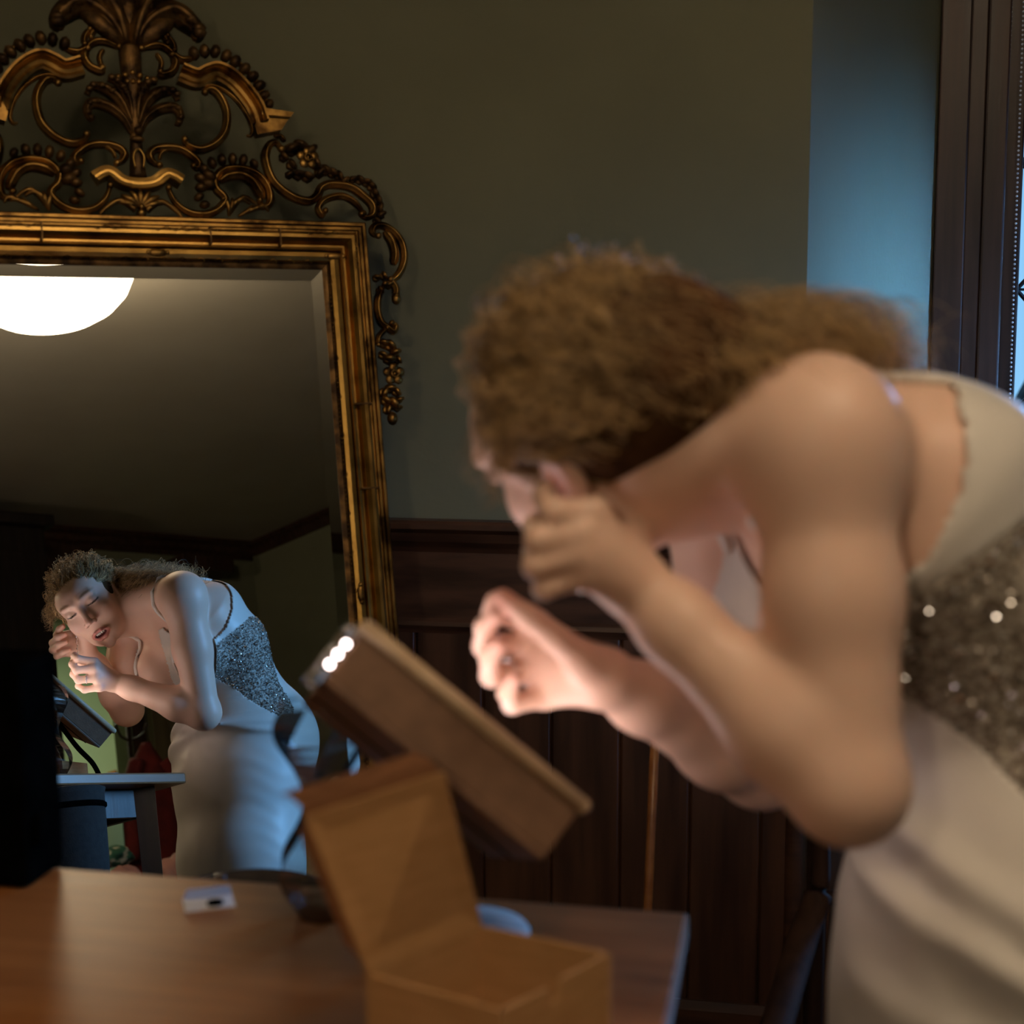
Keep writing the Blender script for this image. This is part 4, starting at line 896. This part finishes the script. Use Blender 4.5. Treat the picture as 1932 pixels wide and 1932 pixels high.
for S, E_, W_ in ((LS, LE, LW), (RS, RE, RW)):
    S, E_, W_ = map(np.array, (S, E_, W_)); BODY.ell(S + (.0, 0, -.006), (.050, .048, .056), k=.03)
    n0_ = len(BODY.L); BODY.chain([S, S + (E_ - S) * .45, E_], [.046, .0425, .0345], .02); ARMP += BODY.L[n0_:]; n0_ = len(BODY.L); BODY.ell(E_, (.034, .034, .034), k=.015)
    BODY.chain([E_, E_ + (W_ - E_) * .28, E_ + (W_ - E_) * .8, W_], [.034, .0365, .0245, .0215], .02); FOREP += BODY.L[n0_:]
NT = len(BODY.L)
hand(BODY, LW, **LH); hand(BODY, RW, **RH)
NB = np.array((.218, 1.128, 1.192)); NH = hw((0, -.020, -.050))
BODY.cap(NB, NH, .052, .049, .03)
BODY.cap((.225, 1.135, 1.215), hw((0, -.055, .01)), .040, .045, .03)
head(BODY)
for y in (1.03, 1.19): BODY.chain([(.39, y, .82), (.345, y, .46), (.385, y, .07)], [.085, .056, .036], .03); BODY.chain([(.385, y, .05), (.28, y, .028)], [.030, .022], .015)
tt = __import__('time').time()
Pb, Qb = surface_nets(BODY, [(l, h_) for _, l, h_, _, o in BODY.L if o == 'u'], .0026)
Pb = relax(Pb, Qb, 1, .4)
# the mouth, brows and lashes keep their own colour in the skin's tint
q = (Pb - HC) @ HR / SK
tint = np.tile(np.array([.78, .52, .40]), (len(Pb), 1))
def blend(m, col):
    m = np.clip(m, 0, 1)[:, None]; tint[:] = tint * (1 - m) + np.array(col) * m
infront = q[:, 1] > .06
rr = np.linalg.norm((q - (0, .095, -.0535)) / (.0250, .03, .0145), axis=1); blend((1.08 - rr) * 9 * infront, (.62, .25, .21))
rr = np.linalg.norm((q - (0, .092, -.0535)) / (.018, .02, .0055), axis=1); blend((1.05 - rr) * 9 * infront, (.10, .02, .02))
for s in (-1, 1):
    rr = np.linalg.norm((q - (s * .040, .065, -.010)) / (.026, .04, .022), axis=1); blend((1 - rr) * .7 * infront, (.74, .38, .30))
    bx_ = (q[:, 0] * s - .030) / .020; bz = q[:, 2] - (.0475 + .004 * (1 - bx_ ** 2)); blend((1.15 - np.abs(bx_)) * 4 * np.clip(1.5 - np.abs(bz) / .0028, 0, 1) * infront * .35, (.30, .18, .11))
    ex = (q[:, 0] * s - .031) / .0155; ez = q[:, 2] - (.0222 - .0018 * (1 - ex ** 2)); blend((1.1 - np.abs(ex)) * 6 * np.clip(1.6 - np.abs(ez) / .0016, 0, 1) * infront, (.06, .03, .02))
blend((q[:, 1] > .095) * (q[:, 2] < .0) * (q[:, 2] > -.03) * .35, (.74, .36, .28))
tips = np.array(LH['tip'] + RH['tip'] + [LH['th'][3], RH['th'][3]])
for t_ in tips: blend((.016 - np.linalg.norm(Pb - t_, axis=1)) / .012 * .5, (.72, .33, .26))
meb = to_mesh('person', Pb, Qb)
ca = meb.color_attributes.new('tint', 'FLOAT_COLOR', 'POINT'); ca.data.foreach_set('color', np.concatenate([tint, np.ones((len(tint), 1))], 1).astype(np.float32).ravel())
woman = link('person', meb, M_skin); meta(woman, 'woman in an ivory beaded dress bent forward putting on an earring', 'person')
# teeth
bm = bmesh.new()
for i in range(-3, 4):
    if i == 0: pass
    x = i * .0048; c_ = hw((x, .0935 - .012 * (x / .016) ** 2 * .8, -.0500)); b_x = ball(bm, (0, 0, 0), 1, 8, (.0026, .0022, .0040))
    Mr = Matrix([list(r) for r in HR])
    for v in b_x: v.co = Mr @ (v.co * SK) + Vector(c_)
obj('teeth', bm, noisy(mat('tooth_enamel', (.8, .76, .68), .25), (.78, .74, .66), (.82, .79, .72), 30), woman, True)

# ------------------------------------------------------------------ dress
DT = Prims(); ARM = Prims(); 
for pr in BODY.L[:NT]:
    if not any(pr is f_ for f_ in FOREP): DT.L.append(pr)
for pr in ARMP + FOREP: ARM.L.append(pr)
DT.seg(TH, (.372, 1.11, .60), RB, .166, .152, .133, .126, .04); DT.seg((.372, 1.11, .60), (.36, 1.12, .30), RB, .152, .155, .126, .128, .04); DT.seg((.36, 1.12, .30), (.38, 1.12, .03), RB, .155, .26, .128, .22, .04)
def fold(p):
    x, y, z = p[:, 0], p[:, 1], p[:, 2]
    low = np.clip((.97 - z) / .10, 0, 1); ph = np.arctan2(y - 1.108, -(x - .40))       # 0 = front, + = her right
    a = .0012 * np.sin(70 * z + 9 * np.abs(ph) + 2.2 * np.sin(3 * ph)) * np.clip(1.6 - np.abs(np.abs(ph) - .6), 0, 1) * np.clip((z - .78) / .06, 0, 1) * low
    b = .0004 * np.sin(150 * z + 3 * ph + 3 * np.sin(ph * 5)) * np.clip(1 - np.abs(np.abs(ph) - 1.2) / .7, 0, 1) * np.clip((.86 - z) / .05, 0, 1) * np.clip((z - .5) / .1, 0, 1)
    c = .010 * np.sin(ph * 9) * np.clip((.45 - z) / .4, 0, 1)
    # draped swags across the near hip
    d = 0
    for z0, sl, am in ((.915, .50, .009), (.868, .34, .011), (.80, .10, .004)):
        zz = z - (z0 - sl * (x - .30)); d = d + am * np.exp(-(zz / .017) ** 2) * np.clip((1.11 - y) / .05, 0, 1) * np.clip((.50 - x) / .05, 0, 1)
    # belly drag lines towards the far hip
    for z0, sl, am in ((.930, -.35, .007), (.905, -.10, .008), (.885, .10, .006)):
        zz = z - (z0 + sl * (y - 1.10)); d = d + am * np.exp(-(zz / .010) ** 2) * np.clip((y - 1.06) / .04, 0, 1) * np.clip((.46 - x) / .05, 0, 1)
    return a + b + c + d
def DF(p, lo=None, hi=None): return DT(p, lo, hi) - .0055 - fold(p)
Pd, Qd = surface_nets(DF, [(l, h_) for _, l, h_, _, o in DT.L], .0040); Pd = relax(Pd, Qd, 1, .5)
SP = np.array([C7, T1, T2, WA, PC, TH]); 
cF = Pd[Qd].mean(1)
def torso_coords(p):
    a = np.array(C7); u = np.array(PC) - a; L = np.linalg.norm(u); u = u / L; t = (p - a) @ u; c = a + t[:, None] * u
    r = nrm(np.array([-.05, 1, -.04])); r = nrm(r - u * (r @ u)); f = np.cross(u, r); f = f if f[0] < 0 else -f
    lat = (p - c) @ r; fr = (p - c) @ f; return t / L, np.degrees(np.arctan2(lat, fr)), lat, fr
s_, an_, lat_, fr_ = torso_coords(cF); aa_ = np.abs(an_)
av_ = np.where(aa_ < 60, np.abs(an_ + 9 * np.clip((60 - aa_) / 20, 0, 1)), aa_); edge = np.interp(av_, [0, 8, 20, 36, 46, 60, 78, 90, 105, 120, 150, 180], [.46, .42, .28, .05, .05, .18, .24, .22, .13, .0, -.10, -.09])
ARMD = ARM(cF); FD = Prims(); FD.L = FOREP; covered = (s_ > edge) & (ARMD > .009) & (FD(cF) > .030 * (cF[:, 0] < .31))
lace = covered & (aa_ > 62) & (aa_ < 160) & (s_ > np.interp(aa_, [60, 80, 120, 160], [.30, .27, .24, .34])) & (s_ < np.interp(aa_, [60, 80, 98, 112, 135, 160], [.42, .60, .95, .90, .55, .42]))
def cloth(name, mask, m, par, th):
    P, Q = submesh(Pd, Qd, mask); me = to_mesh(name, P, Q); o = link(name, me, m, par); md = o.modifiers.new('thickness', 'SOLIDIFY'); md.thickness = th; md.offset = -1; return o, P, Q
dress, Pdd, Qdd = cloth('dress', covered & ~lace, M_satin, woman, .0016)
lacep, Pl, Ql = cloth('lace_panel', lace, M_lace, dress, .0014); lacep['label'] = 'sheer beaded lace side panels'
# beads: crystals and bugle seeds sown over the lace
def sow(name, P, Q, n, r0, r1, m, lab):
    A_ = P[Q[:, 0]]; Bq = P[Q[:, 1]]; Cq = P[Q[:, 2]]; Dq = P[Q[:, 3]]; N_ = np.cross(Cq - A_, Dq - Bq); N_ /= np.linalg.norm(N_, axis=1)[:, None] + 1e-9
    pick = RNG.integers(0, len(Q), n); u = RNG.random((n, 1)); v = RNG.random((n, 1)); X_ = (A_[pick] * (1 - u) + Bq[pick] * u) * (1 - v) + (Dq[pick] * (1 - u) + Cq[pick] * u) * v
    oc = np.array([[1, 0, 0], [-1, 0, 0], [0, 1, 0], [0, -1, 0], [0, 0, 1], [0, 0, -1]], float); fc = np.array([[0, 2, 4], [2, 1, 4], [1, 3, 4], [3, 0, 4], [2, 0, 5], [1, 2, 5], [3, 1, 5], [0, 3, 5]])
    V_ = []; Fc = []
    for i in range(n):
        Rr = np.linalg.qr(RNG.normal(size=(3, 3)))[0]; r = RNG.uniform(r0, r1); V_.append(X_[i] + N_[pick[i]] * .0012 + (oc * r) @ Rr); Fc.append(fc + 6 * i)
    me = bpy.data.meshes.new(name); me.from_pydata(np.concatenate(V_).tolist(), [], np.concatenate(Fc).tolist()); me.update(); o = link(name, me, m, dress); o['kind'] = 'stuff'; o['label'] = lab; return o
sow('crystal_beads', Pl, Ql, 900, .0014, .0026, M_bead, 'sparkling crystal beads')
sow('seed_beads', Pl, Ql, 5000, .0007, .0013, mat('smoky_bead', (.38, .34, .30), .2, .8), 'fine smoky seed beads')
# shoulder straps lying on the skin
def onskin(p, off, F=BODY):
    p = np.array(p, float)
    for _ in range(12):
        e = 1e-3; d = F(p[None])[0]; gr = np.array([F((p + e * ax)[None])[0] - F((p - e * ax)[None])[0] for ax in np.eye(3)]); gr = nrm(gr); p = p - gr * (d - off)
    return p, gr
for pts in ([(.205, 1.06, 1.055), (.19, 1.052, 1.10), (.165, 1.045, 1.17), (.185, 1.045, 1.24), (.23, 1.045, 1.27), (.28, 1.05, 1.26), (.31, 1.055, 1.24)], [(.20, 1.235, 1.045), (.185, 1.228, 1.09), (.155, 1.225, 1.16), (.17, 1.225, 1.23), (.22, 1.225, 1.265), (.27, 1.22, 1.25), (.30, 1.215, 1.23)]):
    P_ = [Vector(onskin(p, .0030)[0]) for p in smooth_path([Vector(p) for p in pts], 6)]; bm = bmesh.new(); tube(bm, P_, .0045, 8); obj('strap', bm, M_satin, dress, True)

# ------------------------------------------------------------------ hair: a base mass plus curled locks of strands
HM = Prims(); HM.hell((0, -.020, .036), (.077, .096, .073), .02); HM.hell((0, -.055, .010), (.076, .062, .054), .03)
tail = [hw((0, -.085, .02)), np.array((.160, 1.045, 1.247)), np.array((.222, 1.085, 1.256)), np.array((.275, 1.105, 1.258))]
HM.chain(tail, [.050, .040, .026, .012], .03); HM.chain([hw((.02, -.08, .02)), (.165, 1.12, 1.243), (.225, 1.16, 1.245), (.255, 1.17, 1.245)], [.048, .036, .024, .012], .03); HM.hell((0, .112, -.014), (.084, .070, .082), .010, 's'); HM.hell((0, .05, -.055), (.09, .06, .06), .010, 's'); 
Ph, Qh = surface_nets(HM, [(l, h_) for _, l, h_, _, o in HM.L if o == 'u'], .0045); Ph = relax(Ph, Qh, 1, .5)
hairbase = link('hair', to_mesh('hair', Ph, Qh), M_scalp, woman)
TG = [hw((0, -.115, .03)), np.array((.160, 1.065, 1.262)), np.array((.228, 1.10, 1.266)), np.array((.288, 1.115, 1.262))]
TG2 = [hw((.045, -.09, .0)), np.array((.158, 1.125, 1.236)), np.array((.205, 1.172, 1.240)), np.array((.240, 1.190, 1.234))]
def guide(az, el, rng, loose=False):
    TGx = TG2 if rng.random() < (.85 if az > .0 else .22) else TG
    """root on the skull (az: 0 = forehead, 90 = her right), swept back over the head and along the neck"""
    d = np.array([math.sin(az) * math.cos(el), math.cos(az) * math.cos(el), math.sin(el)]); rad = np.array([.077, .094, .073]); c0 = np.array([0, -.018, .036])
    pole = nrm(np.array([rng.normal(0, .35), -1, rng.normal(-.05, .3)])); P_ = []; lift = rng.uniform(.000, (.026 if abs(az) < 1.2 else (.010 if az < 0 else .022)) * (1 if el < .8 else .5))
    n1 = 16
    for i in range(n1):
        t = i / (n1 - 1) * .93; om = math.acos(np.clip(d @ pole, -1, 1)); u = (math.sin((1 - t) * om) * d + math.sin(t * om) * pole) / (math.sin(om) + 1e-6)
        P_.append(hw(c0 + np.array([0, 0, min(0, u[1]) * .016]) + u * rad * np.array([1, 1 if u[1] > 0 else .92, 1]) * (1 + .03 + lift * 8 * t * .5)))
    if not loose:
        off = rng.normal(0, .021, 3); end = rng.uniform(.25, 1.0)
        for k in range(1, 4):
            if (k / 3) > end + .33: break
            P_.append(TGx[k] + off * (1 - .25 * k / 3) * np.array([1, 2.0, .6]) + (0, 0, rng.uniform(-.016, .010)))
    return [Vector(p) for p in P_]
def hang(az, el, rng, L):   # short face-framing curls that fall from the hairline
    d = np.array([math.sin(az) * math.cos(el), math.cos(az) * math.cos(el), math.sin(el)]); p = hw(np.array([0, -.018, .036]) + d * np.array([.077, .094, .073])); out = HR @ d; P_ = [p]; v = out * .6 + np.array([-.25, -.05, .1])
    for i in range(8): v = v * .72 + np.array([-.02, 0, -.16]) + rng.normal(0, .05, 3); p = p + nrm(v) * L / 8; P_.append(p)
    return [Vector(q) for q in P_]
pts_all, cnts, rads = [], [], []
rngh = np.random.default_rng(3)
def lock(G, ns, spread, amp, wl, rng, r=.00042):
    P_ = np.array([list(p) for p in smooth_path(G, 3)]); seg = np.r_[0, np.cumsum(np.linalg.norm(np.diff(P_, axis=0), axis=1))]; L = seg[-1]; n = max(10, int(L / .0052)); sN = np.linspace(0, L, n)
    C_ = np.stack([np.interp(sN, seg, P_[:, k]) for k in range(3)], 1); tg = np.gradient(C_, axis=0); tg /= np.linalg.norm(tg, axis=1)[:, None] + 1e-9
    a = np.cross(tg, [.3, .2, 1]); a /= np.linalg.norm(a, axis=1)[:, None] + 1e-9; b = np.cross(tg, a); ph0 = rng.uniform(0, 6.28); u = sN / L
    for _ in range(ns):
        ph = ph0 + rng.normal(0, .45); w_ = wl * rng.uniform(.9, 1.1); am = amp * (.25 + 1.1 * u) * rng.uniform(.6, 1.3); o1, o2 = rng.normal(0, spread, 2); cut = rng.uniform(.75, 1); m = max(6, int(n * cut))
        fz = rng.normal(0, .0009, (n, 3)).cumsum(0) * .55 * u[:, None]
        X_ = C_ + a * (am * np.cos(sN / w_ * 6.283 + ph) + o1 * (.6 + .6 * u))[:, None] + b * (am * np.sin(sN / w_ * 6.283 + ph) + o2 * (.6 + .6 * u))[:, None] + fz
        pts_all.append(X_[:m]); cnts.append(m); rads.append(r * (1.1 - .6 * np.linspace(0, 1, m)))
for i in range(430):
    az = rngh.uniform(-math.pi, math.pi); el = math.asin(rngh.uniform(-.40, .98))
    if el < np.interp(abs(az), [0, .6, .95, 1.25, 1.6, 3.2], [.58, .42, .15, -.08, -.35, -.6]): continue
    lock(guide(az, el, rngh), 28, .0036, .0088, rngh.uniform(.030, .055), rngh)
for i in range(26):       # big loose ringlets over the crown and nape
    az = rngh.uniform(-2.6, 2.6); el = rngh.uniform(.5, 1.3); lock(guide(az, el, rngh), 60, .0026, .0120, rngh.uniform(.060, .085), rngh)
for i in range(130):       # the hairline itself
    az = rngh.uniform(-1.7, 1.7); el = np.interp(abs(az), [0, .6, .95, 1.25, 1.7], [.60, .44, .17, -.06, -.38]) + rngh.uniform(0, .06); lock(guide(az, el, rngh), 26, .003, .0045, .03, rngh)
for i in range(90):
    az = rngh.choice([-1, 1]) * rngh.uniform(.7, 1.5); az = rngh.uniform(-2.2, -1.1) if az < 0 else rngh.uniform(1.3, 2.4); el = rngh.uniform(.0, .4); lock(hang(az, el, rngh, rngh.uniform(.025, .06)), 7, .003, .005, .024, rngh, .00022)
for i in range(120):      # loose frizz standing off the brow and the far side
    az = rngh.uniform(-.9, 2.4); el = rngh.uniform(-.1, .95)
    if el < np.interp(abs(az), [0, .6, .95, 1.25, 1.6, 3.2], [.60, .45, .2, .0, -.2, -.4]): continue
    G = guide(az, el, rngh); c = Vector(HC); k_ = rngh.uniform(.006, .024); G = [p + (p - c).normalized() * k_ * math.sin(min(1, i_ / len(G) * 1.4) * math.pi) for i_, p in enumerate(G)]; lock(G, 9, .006, .0095, rngh.uniform(.025, .04), rngh, .00030)
for i in range(420):      # flyaways
    az = rngh.uniform(-math.pi, math.pi); el = math.asin(rngh.uniform(.0, .98))
    if abs(az) < 1.1 and el < .6: continue
    G = guide(az, el, rngh); c = Vector(HC); G = [p + (p - c).normalized() * rngh.uniform(.004, .020) * (i_ / len(G)) for i_, p in enumerate(G)]; lock(G, 5, .008, .009, .045, rngh, .00022)
hc = bpy.data.hair_curves.new('locks'); hc.add_curves(cnts); hc.position_data.foreach_set('vector', np.concatenate(pts_all).astype(np.float32).ravel())
ra_ = hc.attributes.get('radius') or hc.attributes.new('radius', 'FLOAT', 'POINT'); ra_.data.foreach_set('value', np.concatenate(rads).astype(np.float32))
hc.materials.append(M_hair); ho = bpy.data.objects.new('locks', hc); C.objects.link(ho); ho.parent = hairbase
print('body', len(Pb), 'dress', len(Pd), 'hair', len(cnts), sum(cnts), 'time', __import__('time').time() - tt)

# ------------------------------------------------------------------ jewellery
def earring(p, lab, drop, dirn=(0, 0, -1)):
    e = empty('drop_earring', tuple(p), lab, 'earring', 'crystal drop earrings'); dirn = Vector(dirn).normalized()
    bm = bmesh.new(); ball(bm, (0, 0, 0), .0028, 8); obj('stud', bm, M_chrome, e, True)
    for i in range(6):
        bm = bmesh.new(); c_ = dirn * (.006 + i * drop / 6); g_ = bmesh.ops.create_icosphere(bm, subdivisions=1, radius=1)['verts']
        for v in g_: v.co = Vector((v.co.x * .0019, v.co.y * .0019, v.co.z * .0034)) + c_ + Vector((.001 * (-1) ** i, 0, 0))
        obj('crystal', bm, M_bead, e)
    bm = bmesh.new(); tube(bm, [(0, 0, 0), dirn * (.006 + drop * .9)], .0004, 5); obj('link_wire', bm, M_chrome, e)
earring(hw((-.078, .006, -.036)), 'crystal drop earring at the left ear, between the raised fingers', .045)
earring(hw((.086, .008, -.032)), 'crystal drop earring hanging at the right ear', .038, (.25, 0, -1))
rg = empty('finger_ring', tuple((np.array(RH['mcp'][2]) * .45 + np.array(RH['pip'][2]) * .55)), 'thin bright ring on the right hand', 'ring')
ax_ = Vector(nrm(np.array(RH['pip'][2]) - np.array(RH['mcp'][2]))); f1, f2 = frame(ax_); bm = bmesh.new()
tube(bm, [f1 * math.cos(k / 24 * 6.2832) * .0100 + f2 * math.sin(k / 24 * 6.2832) * .0100 for k in range(25)], .0012, 6); obj('band', bm, M_chrome, rg, True)
bm = bmesh.new(); ball(bm, (-.004, -.009, -.004), .0026, 8); obj('stone', bm, M_bead, rg)
